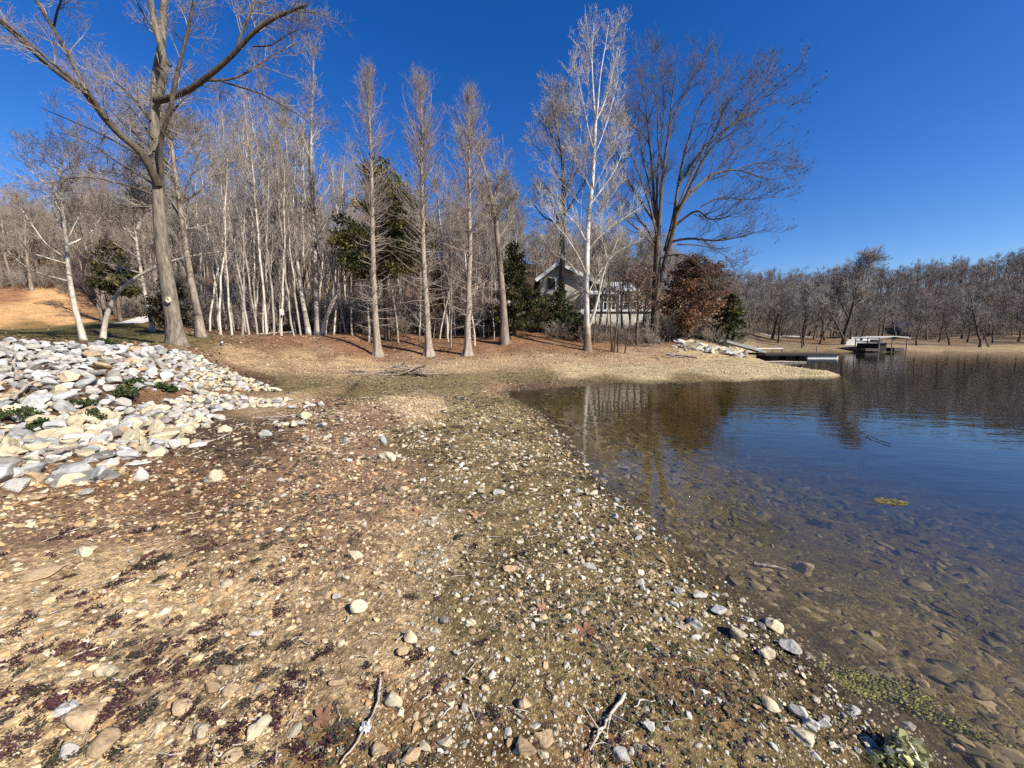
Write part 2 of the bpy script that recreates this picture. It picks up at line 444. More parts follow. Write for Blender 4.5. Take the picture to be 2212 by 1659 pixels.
# ------------------------------------------------------------------ ground
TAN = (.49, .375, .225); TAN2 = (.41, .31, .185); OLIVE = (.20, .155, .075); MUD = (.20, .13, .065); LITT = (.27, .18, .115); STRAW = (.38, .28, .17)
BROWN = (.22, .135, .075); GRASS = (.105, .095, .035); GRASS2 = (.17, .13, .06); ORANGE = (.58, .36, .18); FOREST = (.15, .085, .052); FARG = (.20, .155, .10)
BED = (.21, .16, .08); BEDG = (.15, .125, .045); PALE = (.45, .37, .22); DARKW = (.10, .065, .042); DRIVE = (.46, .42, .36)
colpts = [(0, 1659, TAN), (200, 1600, TAN), (500, 1640, TAN2), (0, 1400, TAN), (300, 1400, TAN), (500, 1300, TAN2), (150, 1250, TAN2), (0, 1180, LITT), (250, 1130, LITT),
          (700, 1650, MUD), (800, 1500, TAN2), (650, 1400, TAN2), (900, 1600, MUD), (1100, 1650, MUD), (1100, 1500, OLIVE), (1300, 1600, MUD), (1300, 1450, OLIVE), (1500, 1640, OLIVE), (1700, 1640, OLIVE), (1500, 1480, MUD),
          (850, 1350, TAN2), (1000, 1300, OLIVE), (1150, 1250, OLIVE), (1300, 1250, OLIVE), (1400, 1330, OLIVE), (1550, 1400, OLIVE), (1200, 1100, OLIVE), (1050, 1100, OLIVE), (900, 1200, TAN2),
          (750, 1150, LITT), (600, 1100, LITT), (450, 1080, BROWN), (350, 1050, BROWN), (800, 1020, LITT), (650, 1000, LITT), (550, 960, DARKW), (430, 930, DARKW), (700, 930, LITT), (800, 900, LITT), (950, 950, OLIVE), (1080, 980, OLIVE), (1150, 1020, OLIVE),
          (900, 880, TAN2), (1000, 900, OLIVE), (1060, 880, OLIVE), (700, 870, LITT), (620, 870, TAN2), (560, 820, DARKW), (650, 830, OLIVE), (760, 850, OLIVE), (480, 780, LITT),
          (300, 900, DARKW), (150, 930, DARKW), (100, 850, DARKW), (300, 800, BROWN), (100, 780, DARKW),
          (550, 780, STRAW), (650, 775, STRAW), (750, 785, STRAW), (700, 765, LITT), (500, 760, STRAW), (560, 745, BROWN), (450, 740, GRASS2), (480, 733, GRASS2), (620, 740, (.24, .135, .08)), (750, 750, (.24, .135, .08)),
          (850, 800, TAN2), (900, 770, LITT), (1000, 790, STRAW), (1100, 780, STRAW), (1200, 775, STRAW), (1350, 772, STRAW), (1450, 775, STRAW), (1250, 800, PALE), (1400, 805, PALE), (1550, 800, PALE), (1650, 800, PALE), (1750, 810, PALE),
          (1000, 825, OLIVE), (900, 830, OLIVE), (1100, 820, OLIVE), (1150, 815, OLIVE), (1100, 838, LITT), (1200, 830, LITT), (1300, 826, OLIVE), (1500, 820, OLIVE), (1650, 816, PALE),
          (900, 740, (.22, .12, .07)), (1000, 740, (.22, .12, .07)), (1100, 740, (.22, .12, .07)), (820, 740, (.22, .12, .07)), (1150, 735, (.22, .12, .07)), (1200, 750, BROWN), (1300, 750, BROWN), (1400, 750, (.3, .22, .15)), (1500, 760, PALE), (1600, 765, PALE),
          (385, 742, GRASS2), (250, 738, GRASS), (100, 730, GRASS), (0, 720, GRASS), (300, 720, GRASS), (150, 712, GRASS), (400, 725, GRASS2), (250, 705, GRASS), (330, 700, GRASS2), (60, 705, (.24, .16, .07)),
          (0, 690, ORANGE), (60, 670, ORANGE), (150, 688, ORANGE), (100, 650, ORANGE), (20, 640, (.30, .16, .09)), (210, 680, (.3, .17, .09)), (250, 660, FOREST),
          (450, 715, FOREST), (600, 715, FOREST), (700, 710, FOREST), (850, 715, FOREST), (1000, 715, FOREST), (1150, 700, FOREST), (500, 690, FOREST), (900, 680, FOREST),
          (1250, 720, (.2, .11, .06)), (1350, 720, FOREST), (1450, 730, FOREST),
          (1720, 750, FARG), (1850, 752, (.30, .23, .14)), (2000, 750, (.30, .23, .14)), (2212, 752, (.33, .26, .15)), (2212, 740, (.17, .12, .08)), (2000, 738, (.17, .12, .08)), (1750, 735, (.2, .12, .07)), (1850, 738, FARG)]
_cu = np.array([c[:2] for c in colpts], float); _cc = np.array([c[2] for c in colpts])
_ch = hit(_cu[:, 0], _cu[:, 1]); ok = ~np.isnan(_ch[:, 0]); _ch = _ch[ok]; _cc = _cc[ok]
FARW = (.105, .08, .06)
extra = [((-35, 60), FARW), ((-60, 60), FARW), ((-45, 75), FARW), ((-20, 70), FARW), ((0, 70), FARW), ((-75, 75), FARW), ((45, 90), FARW), ((70, 95), FARW), ((95, 100), FARW), ((0, 100), FARW), ((-60, 90), FARW), ((60, 130), FARW), ((120, 140), FARW), ((200, 60), FOREST), ((-200, 0), FOREST), ((0, -60), BROWN), ((-3, -3), TAN), ((0, 0), TAN2), ((-20, -8), GRASS), ((-9, 3), BROWN), ((30, 110), FARW), ((90, 110), FARW), ((40, 130), FARW), ((150, 120), FARW)]
_ch = np.r_[_ch[:, :2], np.array([e[0] for e in extra], float)]; _cc = np.r_[_cc, np.array([e[1] for e in extra])]
_cq = warp(_ch[:, 0], _ch[:, 1])

def gcolor(x, y, z):
    x = np.asarray(x).ravel(); y = np.asarray(y).ravel()
    out = np.empty((len(x), 3))
    for i in range(0, len(x), 20000):
        xs, ys = x[i:i + 20000], y[i:i + 20000]
        q = warp(xs, ys)
        rr = np.sqrt(xs ** 2 + ys ** 2)
        q = q + .035 * np.stack([vnoise(q[:, 0] * 16, q[:, 1] * 16, 7), vnoise(q[:, 0] * 16, q[:, 1] * 16, 8)], -1)
        w = 1 / (((q[:, None] - _cq[None]) ** 2).sum(-1) + 2e-4) ** 2.2
        out[i:i + 20000] = (w @ _cc) / w.sum(1, keepdims=True)
    k = np.clip(-np.asarray(z).ravel() / .05, 0, 1)[:, None]          # lake bed below the water line
    n = vnoise(x * .8, y * .8, 9)[:, None] + .5
    bed = np.array(BED) * n + np.array(BEDG) * (1 - n)
    wet = np.clip(1 - np.asarray(z).ravel() / .055, 0, 1)[:, None] * .6      # damp mud next to the water
    return out * (1 - wet) * (1 - k) + bed * k * (1 - .45 * (1 - np.clip(-np.asarray(z).ravel() / .15, 0, 1)[:, None]))

th = np.concatenate([np.linspace(-2.0, -1.15, 40, endpoint=False), np.linspace(-1.15, 1.15, 330, endpoint=False), np.linspace(1.15, 2.0, 40, endpoint=False), np.linspace(2.0, 2 * np.pi - 2.0, 40, endpoint=False)])
rr = np.concatenate([[.05, .2, .4, .6, .8], np.geomspace(1.0, 60, 300), np.geomspace(62, 2600, 70)])
TT, RR = np.meshgrid(th, rr)
gx, gy = (RR * np.sin(TT)).ravel(), (RR * np.cos(TT)).ravel()
gz = ground(gx, gy)
nr, ntn = len(rr), len(th)
ii = np.arange(nr * ntn).reshape(nr, ntn)
Q = np.stack([ii[:-1], np.roll(ii[:-1], -1, 1), np.roll(ii[1:], -1, 1), ii[1:]], -1).reshape(-1, 4)
cen = len(gx)
V = np.r_[np.c_[gx, gy, gz], [[0, 0, ground([0], [0])[0]]]]
T3 = np.stack([np.full(ntn, cen), np.roll(ii[0], -1), ii[0]], -1)
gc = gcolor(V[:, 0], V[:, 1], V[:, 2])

def ground_mat():
    m, nt, b, out = new_mat('ground_surface')
    a = nt.nodes.new('ShaderNodeAttribute'); a.attribute_name = 'col'
    pos = geo_pos(nt)
    c = a.outputs['Color']
    # sizes grow outwards with the coarse clods; several scales of mottling
    n0 = noise(nt, pos, .9, 4, .6); n1 = noise(nt, pos, 6, 6, .7); n2 = noise(nt, pos, 35, 5, .75); n3 = noise(nt, pos, 140, 3, .7)
    c = mix(nt, 1.0, c, ramp(nt, n0, [(.3, (.72, .70, .68)), (.7, (1.25, 1.22, 1.15))]), 'MULTIPLY')
    c = mix(nt, 1.0, c, ramp(nt, n1, [(.34, (.5, .46, .44)), (.5, (.98,) * 3), (.68, (1.4, 1.36, 1.28))]), 'MULTIPLY')
    c = mix(nt, 1.0, c, ramp(nt, n2, [(.36, (.55, .5, .46)), (.55, (1.0,) * 3), (.66, (1.35,) * 3)]), 'MULTIPLY')
    vo = nt.nodes.new('ShaderNodeTexVoronoi'); vo.inputs['Scale'].default_value = 45; nt.links.new(pos, vo.inputs['Vector'])
    cr = nt.nodes.new('ShaderNodeSeparateColor'); nt.links.new(vo.outputs['Color'], cr.inputs[0])
    c = mix(nt, 1.0, c, ramp(nt, cr.outputs[0], [(0, (.65, .62, .6)), (.6, (1, 1, 1)), (1, (1.35, 1.32, 1.25))]), 'MULTIPLY')
    nt.links.new(c, b.inputs['Base Color'])
    b.inputs['Roughness'].default_value = .9; b.inputs['Specular IOR Level'].default_value = .15
    ad = nt.nodes.new('ShaderNodeMath'); ad.operation = 'MULTIPLY_ADD'; ad.inputs[1].default_value = .35
    nt.links.new(n2, ad.inputs[0]); nt.links.new(n1, ad.inputs[2])
    bump(nt, b, ad.outputs[0], .9, .08)
    return m
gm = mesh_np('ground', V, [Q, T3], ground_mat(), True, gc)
tag(obj('ground', gm), kind='structure')

# ------------------------------------------------------------------ water
def water_mat():
    m = bpy.data.materials.new('lake_water'); m.use_nodes = True
    nt = m.node_tree; nt.nodes.clear()
    out = nt.nodes.new('ShaderNodeOutputMaterial')
    tr = nt.nodes.new('ShaderNodeBsdfTransparent'); tr.inputs[0].default_value = (.97, .96, .93, 1)
    gl = nt.nodes.new('ShaderNodeBsdfGlossy'); gl.inputs['Roughness'].default_value = .015
    pos = geo_pos(nt)
    mp = nt.nodes.new('ShaderNodeMapping'); mp.inputs['Scale'].default_value = (1.0, 2.2, 1); mp.inputs['Rotation'].default_value = (0, 0, rad(12)); nt.links.new(pos, mp.inputs[0])
    h1 = noise(nt, mp.outputs[0], 1.1, 3, .5)
    h2 = noise(nt, mp.outputs[0], 4.5, 2, .5)
    ad = nt.nodes.new('ShaderNodeMath'); ad.operation = 'MULTIPLY_ADD'; ad.inputs[1].default_value = .22; nt.links.new(h2, ad.inputs[0]); nt.links.new(h1, ad.inputs[2])
    bp = nt.nodes.new('ShaderNodeBump'); bp.inputs['Strength'].default_value = .14; bp.inputs['Distance'].default_value = .05
    nt.links.new(ad.outputs[0], bp.inputs['Height'])
    nt.links.new(bp.outputs[0], gl.inputs['Normal'])
    # Schlick reflectance, the same from above and from below the surface
    geo = nt.nodes.new('ShaderNodeNewGeometry')
    dt = nt.nodes.new('ShaderNodeVectorMath'); dt.operation = 'DOT_PRODUCT'; nt.links.new(bp.outputs[0], dt.inputs[0]); nt.links.new(geo.outputs['Incoming'], dt.inputs[1])
    def mth(op, a, b_=None):
        n = nt.nodes.new('ShaderNodeMath'); n.operation = op; n.use_clamp = op == 'SUBTRACT'
        for i, q in enumerate((a, b_)):
            if q is None: continue
            if isinstance(q, (int, float)): n.inputs[i].default_value = q
            else: nt.links.new(q, n.inputs[i])
        return n.outputs[0]
    c_ = mth('SUBTRACT', 1.0, mth('ABSOLUTE', dt.outputs['Value']))
    fres = mth('ADD', mth('MULTIPLY', mth('POWER', c_, 4.2), .97), .03)
    ms = nt.nodes.new('ShaderNodeMixShader'); nt.links.new(fres, ms.inputs[0]); df = nt.nodes.new('ShaderNodeBsdfDiffuse'); df.inputs[0].default_value = (.20, .165, .085, 1)       # silt hanging in the water
    mb_ = nt.nodes.new('ShaderNodeMixShader'); mb_.inputs[0].default_value = .075; nt.links.new(tr.outputs[0], mb_.inputs[1]); nt.links.new(df.outputs[0], mb_.inputs[2])
    nt.links.new(mb_.outputs[0], ms.inputs[1]); nt.links.new(gl.outputs[0], ms.inputs[2])
    nt.links.new(ms.outputs[0], out.inputs[0])
    va = nt.nodes.new('ShaderNodeVolumeAbsorption'); va.inputs['Color'].default_value = (.60, .58, .34, 1); va.inputs['Density'].default_value = 1.0
    nt.links.new(va.outputs[0], out.inputs['Volume'])
    return m
wb = MB().box(-30, 160, -60, 75, -6, 0)
tag(obj('water', wb.mesh('water', water_mat())), kind='structure')

# ------------------------------------------------------------------ rocks and pebbles
import bmesh
def ico(sub):
    bm = bmesh.new(); bmesh.ops.create_icosphere(bm, subdivisions=sub, radius=1)
    bm.verts.ensure_lookup_table()
    V = np.array([v.co[:] for v in bm.verts]); Fc = np.array([[v.index for v in f.verts] for f in bm.faces]); bm.free(); return V, Fc
ICO = {s: ico(s) for s in (1, 2, 3, 4)}

def rock_shape(g, sub=3, planes=11, lo=.30, hi=.68, rough=.02, rounded=False):
    V, Fc = ICO[sub]; V = V.copy()
    if not rounded:
        for _ in range(planes):
            n = g.normal(size=3); n /= np.linalg.norm(n)
            d = g.uniform(lo, hi); s = V @ n - d
            V -= np.where(s > 0, s, 0)[:, None] * n * .97
    else:
        for _ in range(9):
            n = g.normal(size=3); n /= np.linalg.norm(n); d = g.uniform(.45, .8); s = V @ n - d
            V -= (np.where(s > 0, s, 0) * .85)[:, None] * n
        V += norm(V) * (vnoise(V[:, 0] * 1.6 + V[:, 2], V[:, 1] * 1.6 - V[:, 2], g.integers(1, 99)) * .35)[:, None]
    if sub >= 3 and not rounded:
        for _ in range(2 if sub > 3 else 1):                     # ease the broken edges
            acc = np.zeros_like(V); cn = np.zeros(len(V))
            for a_, b_ in ((0, 1), (1, 2), (2, 0)):
                np.add.at(acc, Fc[:, a_], V[Fc[:, b_]]); np.add.at(cn, Fc[:, a_], 1)
            V = .35 * V + .65 * acc / cn[:, None]
    sd = int(g.integers(1, 99))
    N0 = norm(V)
    for fq, am in ((2.2, .16), (5, .07), (11, .035), (23, .016)):
        V += N0 * (vnoise(V[:, 0] * fq + V[:, 2] * fq * .6, V[:, 1] * fq - V[:, 2] * fq * .8, sd + int(fq)) * am * (1 if rough > .01 else .5))[:, None]
    return V / np.abs(V).max(0), Fc

gR = np.random.default_rng(3)
def rock_mesh(name, mat, rounded=False, sub=3):
    V, Fc = rock_shape(gR, 4, rounded=rounded, planes=int(gR.integers(9, 15)))
    me = mesh_np(name, V, [Fc], mat, True)
    return me
ROCK = {k: [rock_mesh('rock_' + k, M[k]) for _ in range(9)] for k in ('limestone', 'greystone', 'creamstone', 'tanstone', 'darkstone', 'wetstone')}
ROUND = {k: [rock_mesh('stone_' + k, M[k], True) for _ in range(4)] for k in ('creamstone', 'tanstone', 'greystone', 'wetstone')}

ORD = ['first', 'second', 'third', 'fourth', 'fifth', 'sixth', 'seventh', 'eighth', 'ninth', 'tenth', 'eleventh', 'twelfth', 'thirteenth', 'fourteenth', 'fifteenth', 'sixteenth', 'seventeenth', 'eighteenth', 'nineteenth']
TENS = {2: 'twenty', 3: 'thirty', 4: 'forty', 5: 'fifty', 6: 'sixty', 7: 'seventy', 8: 'eighty', 9: 'ninety'}
def ordinal(i):  # 0-based
    k = i + 1
    if k < 20: return ORD[k - 1]
    a, b = divmod(k, 10)
    if a >= 10: return 'hundred-and-' + ordinal(k - 101) if k > 100 else 'hundredth'
    return (TENS[a][:-1] + 'ieth') if b == 0 else TENS[a] + '-' + ORD[b - 1]

RIPRAP = [(-260, 745), (0, 742), (200, 747), (330, 753), (415, 765), (470, 795), (560, 830), (645, 858), (600, 880), (560, 905), (500, 932), (400, 955), (330, 975), (250, 1005), (215, 1045), (60, 1055), (-260, 1090)]
g = np.random.default_rng(21)
cand = np.c_[g.uniform(-16, -3, 30000), g.uniform(3, 14, 30000)]
cz = ground(cand[:, 0], cand[:, 1])
cu, cv, cf = project(np.c_[cand, cz])
# polygon test, leaving some bare pockets in the lower part of the bank
keep = in_poly(cu, cv, RIPRAP)
pocket = vnoise(cand[:, 0] * .9, cand[:, 1] * .9, 31) * 2
loose = in_poly(cu, cv, [(380, 870), (660, 850), (700, 880), (640, 930), (560, 965), (420, 985), (330, 985), (400, 940)]) & ~keep
keep |= loose & (g.random(len(cand)) < .10)
keep &= ~((cv > 845) & (pocket > .16))
cand, cz, cv, cu, cf = cand[keep], cz[keep], cv[keep], cu[keep], cf[keep]
rocks = []; pos = np.zeros((0, 2)); rads = np.zeros(0)
order = g.permutation(len(cand))
for big in (True, False):
    for i in order:
        s = g.uniform(.09, .165) if big else g.uniform(.04, .085)
        edge = cu[i] > 380
        if edge: s *= .65
        if cv[i] > 960: s *= .75
        if big and cv[i] > 840 and g.random() < .5: continue
        if len(pos):
            d = np.hypot(pos[:, 0] - cand[i, 0], pos[:, 1] - cand[i, 1])
            if (d < (rads + s) * (.74 if cv[i] < 840 else .82)).any(): continue
        pos = np.r_[pos, cand[i:i + 1]]; rads = np.r_[rads, s]
        rocks.append((cand[i, 0], cand[i, 1], cz[i], s, cu[i], cv[i], cf[i]))
        if len(rocks) > (900 if big else 2900): break
rocks.sort(key=lambda r: -r[3] / r[6] * (1 if -60 < r[4] < 2300 else .01))
gv = np.random.default_rng(5)
def rock_kind(u, v):
    # the upper bank is grey-white, the lower edge cream
    p = np.clip((v - 800) / 90, 0, 1) * .6
    if u > 420: p = .75
    r = gv.random()
    if r < .05: return 'tanstone'
    if r < .10: return 'darkstone'
    return 'creamstone' if r < .1 + p * .75 else ('greystone' if gv.random() < .6 else 'limestone')

def put_rock(name, me, p, sx, sy, sz, rot, label, cat, group):
    o = obj(name, me); o.location = p; o.scale = (sx, sy, sz); o.rotation_euler = rot
    tag(o, label, cat, group); return o

restV, restF, restC, nb = [], [], [], 0
STONECOL = {'limestone': (.43, .405, .355), 'greystone': (.39, .38, .36), 'creamstone': (.50, .43, .30), 'tanstone': (.4, .29, .17), 'darkstone': (.2, .18, .16)}
GT = [rock_shape(gR, 2) for _ in range(12)]
WHERE = lambda u, v: ('along the top of the white riprap bank' if v < 775 else 'in the upper riprap bank' if v < 815 else 'in the middle of the riprap bank' if v < 870 else 'in the loose lower edge of the riprap')
KLAB = {'limestone': 'pale limestone', 'greystone': 'grey-white limestone', 'creamstone': 'cream-coloured', 'tanstone': 'rusty tan', 'darkstone': 'dark grey-brown'}
for k, (x, y, z, s, u, v, f) in enumerate(rocks):
    kd = rock_kind(u, v)
    sx, sy, sz = s * gv.uniform(1.0, 1.35), s * gv.uniform(.8, 1.1), s * gv.uniform(.55, .95)
    rot = (gv.normal(0, .25), gv.normal(0, .25), gv.uniform(0, 6.28))
    zz = z + sz * gv.uniform(.25, .6)
    if k < 300:
        o = put_rock('riprap_rock', ROCK[kd][gv.integers(0, 9)], (x, y, zz), sx, sy, sz, rot,
                 '%s %s rock %s' % ('large' if s / f > .026 else 'angular', KLAB[kd], WHERE(u, v)), 'rock', 'riprap rocks on the left bank')
    else:
        Vr, Fr = GT[gv.integers(0, 12)]
        R3 = np.array(Matrix.Rotation(rot[2], 3, 'Z') @ Matrix.Rotation(rot[0], 3, 'X') @ Matrix.Rotation(rot[1], 3, 'Y'))
        restV.append((Vr * (sx, sy, sz)) @ R3.T + (x, y, zz)); restF.append(Fr + nb); nb += len(Vr)
        c = np.array(STONECOL[kd]) * gv.uniform(.7, 1.15); restC.append(np.tile(c, (len(Vr), 1)))
M['stone_stuff'] = vcol('small_riprap_stone', .85, .3, 12, .25, .03)
me = mesh_np('riprap_rubble', np.concatenate(restV), [np.concatenate(restF)], M['stone_stuff'], False, np.concatenate(restC))
tag(obj('riprap_rubble', me), 'smaller pale rubble filling the gaps of the riprap bank', 'rubble', kind='stuff')

# stones picked out one by one: u, v, width px, kind, round?, label
ST = [(205, 989, 75, 'greystone', 0, 'flat pale grey rock below the riprap with dark gap under it'), (288, 1006, 48, 'limestone', 0, 'white angular rock just right of the flat pale grey rock'),
      (302, 1036, 50, 'limestone', 0, 'lowest white rock in front of the riprap edge'), (422, 966, 34, 'limestone', 0, 'small white rock at the right fringe of the riprap'),
      (459, 1038, 50, 'creamstone', 0, 'yellowish pointed rock standing alone below the riprap'), (605, 1037, 18, 'limestone', 0, 'small bright white stone alone on brown litter'),
      (568, 945, 36, 'limestone', 0, 'oval white rock at the litter edge'), (477, 933, 38, 'creamstone', 0, 'chunky cream rock beside a thin stick'), (176, 1068, 36, 'limestone', 0, 'small flat white stone below the grey slab'),
      (20, 1030, 64, 'limestone', 0, 'cream rock at the lower left corner of the riprap'), (26, 984, 52, 'creamstone', 0, 'square cream rock at the left edge of the riprap foot'), (72, 1084, 38, 'tanstone', 0, 'tan stone beneath the lower left riprap corner'),
      (643, 921, 30, 'limestone', 0, 'pointed white rock split in two on the brown slope'), (693, 922, 27, 'limestone', 0, 'rounded white rock right of the pointed split rock'), (709, 947, 22, 'limestone', 0, 'low white stone left of the blocky white rock'),
      (743, 960, 28, 'limestone', 0, 'blocky white rock on the brown slope'), (829, 955, 26, 'greystone', 0, 'bright white rounded rock upslope of the long cream rock'), (833, 990, 48, 'creamstone', 0, 'long cream rock lying in the middle of the slope'),
      (1037, 1063, 32, 'creamstone', 0, 'upright wedge-shaped stone on the green-brown flat'), (1073, 1068, 36, 'limestone', 0, 'flat pale stone touching the upright wedge stone'), (1134, 1010, 22, 'creamstone', 0, 'small cream block nearer the inlet'), (1108, 1010, 18, 'creamstone', 0, 'small low stone beside the cream block'),
      (611, 1071, 16, 'limestone', 0, 'tiny white stone on the litter below the slope'), (183, 1199, 46, 'creamstone', 0, 'cream stone with rusty face on the sandy left foreground'), (84, 1248, 62, 'tanstone', 0, 'flat rust-tan slab on the sandy left foreground'),
      (482, 1267, 30, 'creamstone', 0, 'bright cream stone between purple weeds'), (555, 1173, 22, 'tanstone', 1, 'round tan pebble at the litter edge'), (174, 1567, 88, 'tanstone', 1, 'broad round tan stone half sunk in the bottom left gravel'),
      (140, 1540, 52, 'greystone', 1, 'greyish stone touching the broad round tan stone'), (555, 1583, 62, 'creamstone', 1, 'large oval cream cobble near the bottom edge'), (433, 1585, 52, 'creamstone', 0, 'angular yellow stone left of the oval cobble'),
      (384, 1539, 50, 'tanstone', 1, 'long smooth tan stone above the angular yellow stone'), (454, 1494, 42, 'tanstone', 1, 'orange-tan cobble in the lower left gravel'), (489, 1497, 32, 'tanstone', 1, 'tan cobble touching the orange-tan cobble'),
      (482, 1455, 36, 'tanstone', 1, 'smooth tan cobble above the touching pair'), (227, 1459, 46, 'creamstone', 1, 'slim cream stone on the sandy left gravel'), (339, 1581, 32, 'creamstone', 1, 'small cream cobble left of the yellow stone'),
      (625, 1588, 46, 'creamstone', 0, 'greenish cream slab right of the oval cobble'), (496, 1647, 46, 'tanstone', 1, 'tan cobble cut by the bottom edge below the oval cobble'), (213, 1619, 64, 'tanstone', 1, 'long tan stone near the bottom left corner'), (147, 1637, 44, 'limestone', 1, 'white stone near the bottom left corner'),
      (553, 1377, 28, 'limestone', 0, 'small white stone in mid left gravel'), (767, 1208, 38, 'creamstone', 0, 'yellow cream stone with dark hole on dry grass'), (770, 1323, 44, 'creamstone', 0, 'yellow wedge-shaped stone below the dry grass'), (704, 1291, 28, 'tanstone', 0, 'pinkish stone left of a small white stone'),
      (723, 1294, 24, 'limestone', 0, 'small white stone right of the pinkish stone'), (955, 1344, 30, 'darkstone', 0, 'upright dark grey striped stone in the middle foreground'), (1014, 1347, 26, 'creamstone', 0, 'pale crooked stone right of the dark striped stone'), (1102, 1232, 32, 'tanstone', 0, 'square tan stone in the middle of the flat'),
      (924, 1236, 24, 'creamstone', 1, 'oval cream pebble in the middle of the flat'), (1276, 1227, 30, 'limestone', 0, 'white stone nearest the wet margin on the flat'), (1229, 1197, 22, 'creamstone', 0, 'cream stone uphill of the white margin stone'), (1154, 1136, 20, 'creamstone', 0, 'small cream stone beyond the square tan stone'),
      (889, 1386, 36, 'creamstone', 0, 'rough cream stone amid fine gravel'), (871, 1414, 28, 'tanstone', 0, 'orange stone below the rough cream stone'), (732, 1480, 46, 'tanstone', 0, 'pinkish flat stone beside dark weeds'), (852, 1522, 46, 'creamstone', 0, 'big pale block beside the dark weed patch'),
      (973, 1525, 22, 'creamstone', 0, 'upright pinkish stone in the lower middle gravel'), (1130, 1529, 38, 'tanstone', 0, 'pink lozenge stone in the lower middle'), (1199, 1515, 24, 'creamstone', 0, 'narrow cream stone beside the lozenge stone'), (1133, 1626, 56, 'tanstone', 0, 'large orange-tan rock at the bottom centre'),
      (1175, 1606, 46, 'tanstone', 0, 'orange rock leaning on the large orange-tan rock'), (1172, 1637, 30, 'creamstone', 0, 'square pale stone in front of the orange rocks'), (816, 1630, 42, 'tanstone', 0, 'yellow-tan rock at the bottom edge left of centre'), (962, 1609, 36, 'creamstone', 0, 'flat olive-cream stone near the bottom'),
      (920, 1619, 32, 'creamstone', 0, 'broken cream stone beside the flat olive stone'), (1346, 1640, 38, 'limestone', 0, 'white block at the bottom edge casting black shadow'), (917, 1564, 24, 'tanstone', 1, 'round yellow pebble above the broken cream stone'), (885, 1640, 46, 'tanstone', 0, 'broad tan stone at the bottom edge'),
      (1465, 1284, 32, 'limestone', 0, 'white angular stone on the margin above the bend'), (1456, 1309, 24, 'limestone', 1, 'round white stone just below the angular margin stone'), (1510, 1293, 32, 'limestone', 0, 'long white stone at the wet margin'), (1559, 1324, 52, 'greystone', 0, 'flat bleached slab along the wet margin'),
      (1615, 1340, 25, 'limestone', 1, 'round white cobble at the water edge'), (1496, 1351, 42, 'limestone', 0, 'long pale stone on the mud behind the margin'), (1592, 1380, 48, 'creamstone', 0, 'long cream stone near the water edge'), (1675, 1364, 56, 'creamstone', 0, 'large yellow rock standing half in the water'),
      (1715, 1409, 50, 'limestone', 0, 'narrow pale rock with deep shadow at the water edge'), (1657, 1418, 38, 'creamstone', 0, 'cream stone just landward of the half-sunk yellow rock'), (1505, 1382, 25, 'limestone', 0, 'small white stone on mud near the margin'), (1403, 1577, 36, 'limestone', 0, 'bright white stone on the mud near the long twig'),
      (1671, 1532, 42, 'creamstone', 0, 'pale triangular stone above the white cluster'), (1724, 1547, 42, 'limestone', 0, 'white stone at the back of the waterside cluster'), (1746, 1565, 42, 'limestone', 0, 'white upright rock in the waterside cluster'), (1738, 1597, 66, 'creamstone', 0, 'broad pale slab at the front of the waterside cluster'),
      (1778, 1572, 36, 'limestone', 0, 'white rock at the right of the waterside cluster'), (1849, 1543, 46, 'limestone', 0, 'white flat rock lying in the water shallows'), (1510, 1614, 18, 'limestone', 1, 'small oval white pebble near the bottom right mud'), (1612, 1561, 18, 'limestone', 1, 'small egg-shaped white pebble left of the cluster'),
      (1675, 1619, 20, 'limestone', 1, 'small upright white pebble below the cluster'), (1380, 1165, 26, 'limestone', 0, 'pale stone on the upper margin of the mud'), (1330, 1120, 22, 'limestone', 0, 'white stone at the margin near the inlet'), (1250, 1062, 20, 'limestone', 0, 'pale stone beside the inlet margin'),
      (1992, 1483, 30, 'tanstone', 1, 'orange pebble under shallow water'), (1889, 1373, 26, 'tanstone', 1, 'tan pebble under water beside the green algae'), (2072, 1623, 28, 'tanstone', 1, 'tan pebble under water near the corner'), (2112, 1498, 84, 'wetstone', 1, 'biggest brown stone lying under the shallow water'),
      (1978, 1422, 52, 'wetstone', 1, 'dark brown stone under water right of the algae'), (1740, 1240, 44, 'tanstone', 0, 'square reddish stone under water beside pale submerged stick')]
su = np.array([s[0] for s in ST], float); sv = np.array([s[1] for s in ST], float)
hp = hit(su, sv)
taken = np.zeros((0, 3))
for (u, v, w, kd, rd, lab), p in zip(ST, hp):
    _, _, f = project(p)
    s = w / F * f / 2
    me = (ROUND if rd and kd in ROUND else ROCK)[kd if not (rd and kd not in ROUND) else 'creamstone']
    me = (ROUND[kd] if rd and kd in ROUND else ROCK[kd])
    sy = s * gv.uniform(.6, .9); sz = s * gv.uniform(.4, .6) if rd else s * gv.uniform(.5, .75)
    if kd == 'wetstone' or 'flat' in lab or 'slab' in lab: sz = s * .3
    o = put_rock('shore_stone', me[gv.integers(0, len(me))], (p[0], p[1] + sy * .3, p[2] + sz * .45), s, sy, sz,
                 (gv.normal(0, .15), gv.normal(0, .15), gv.uniform(-.5, .5)), lab, 'stone', 'stones lying on the shore flat')
    taken = np.r_[taken, [[p[0], p[1], s]]]
# dark flat slab at the riprap foot
p = hit(146, 1036)[0]
put_rock('stone_slab', ROCK['greystone'][2], (p[0], p[1], p[2] + .03), .42, .2, .075, (.05, .03, .1), 'wide flat grey slab at the foot of the riprap', 'stone', 'stones lying on the shore flat').active_material = M['darkstone']

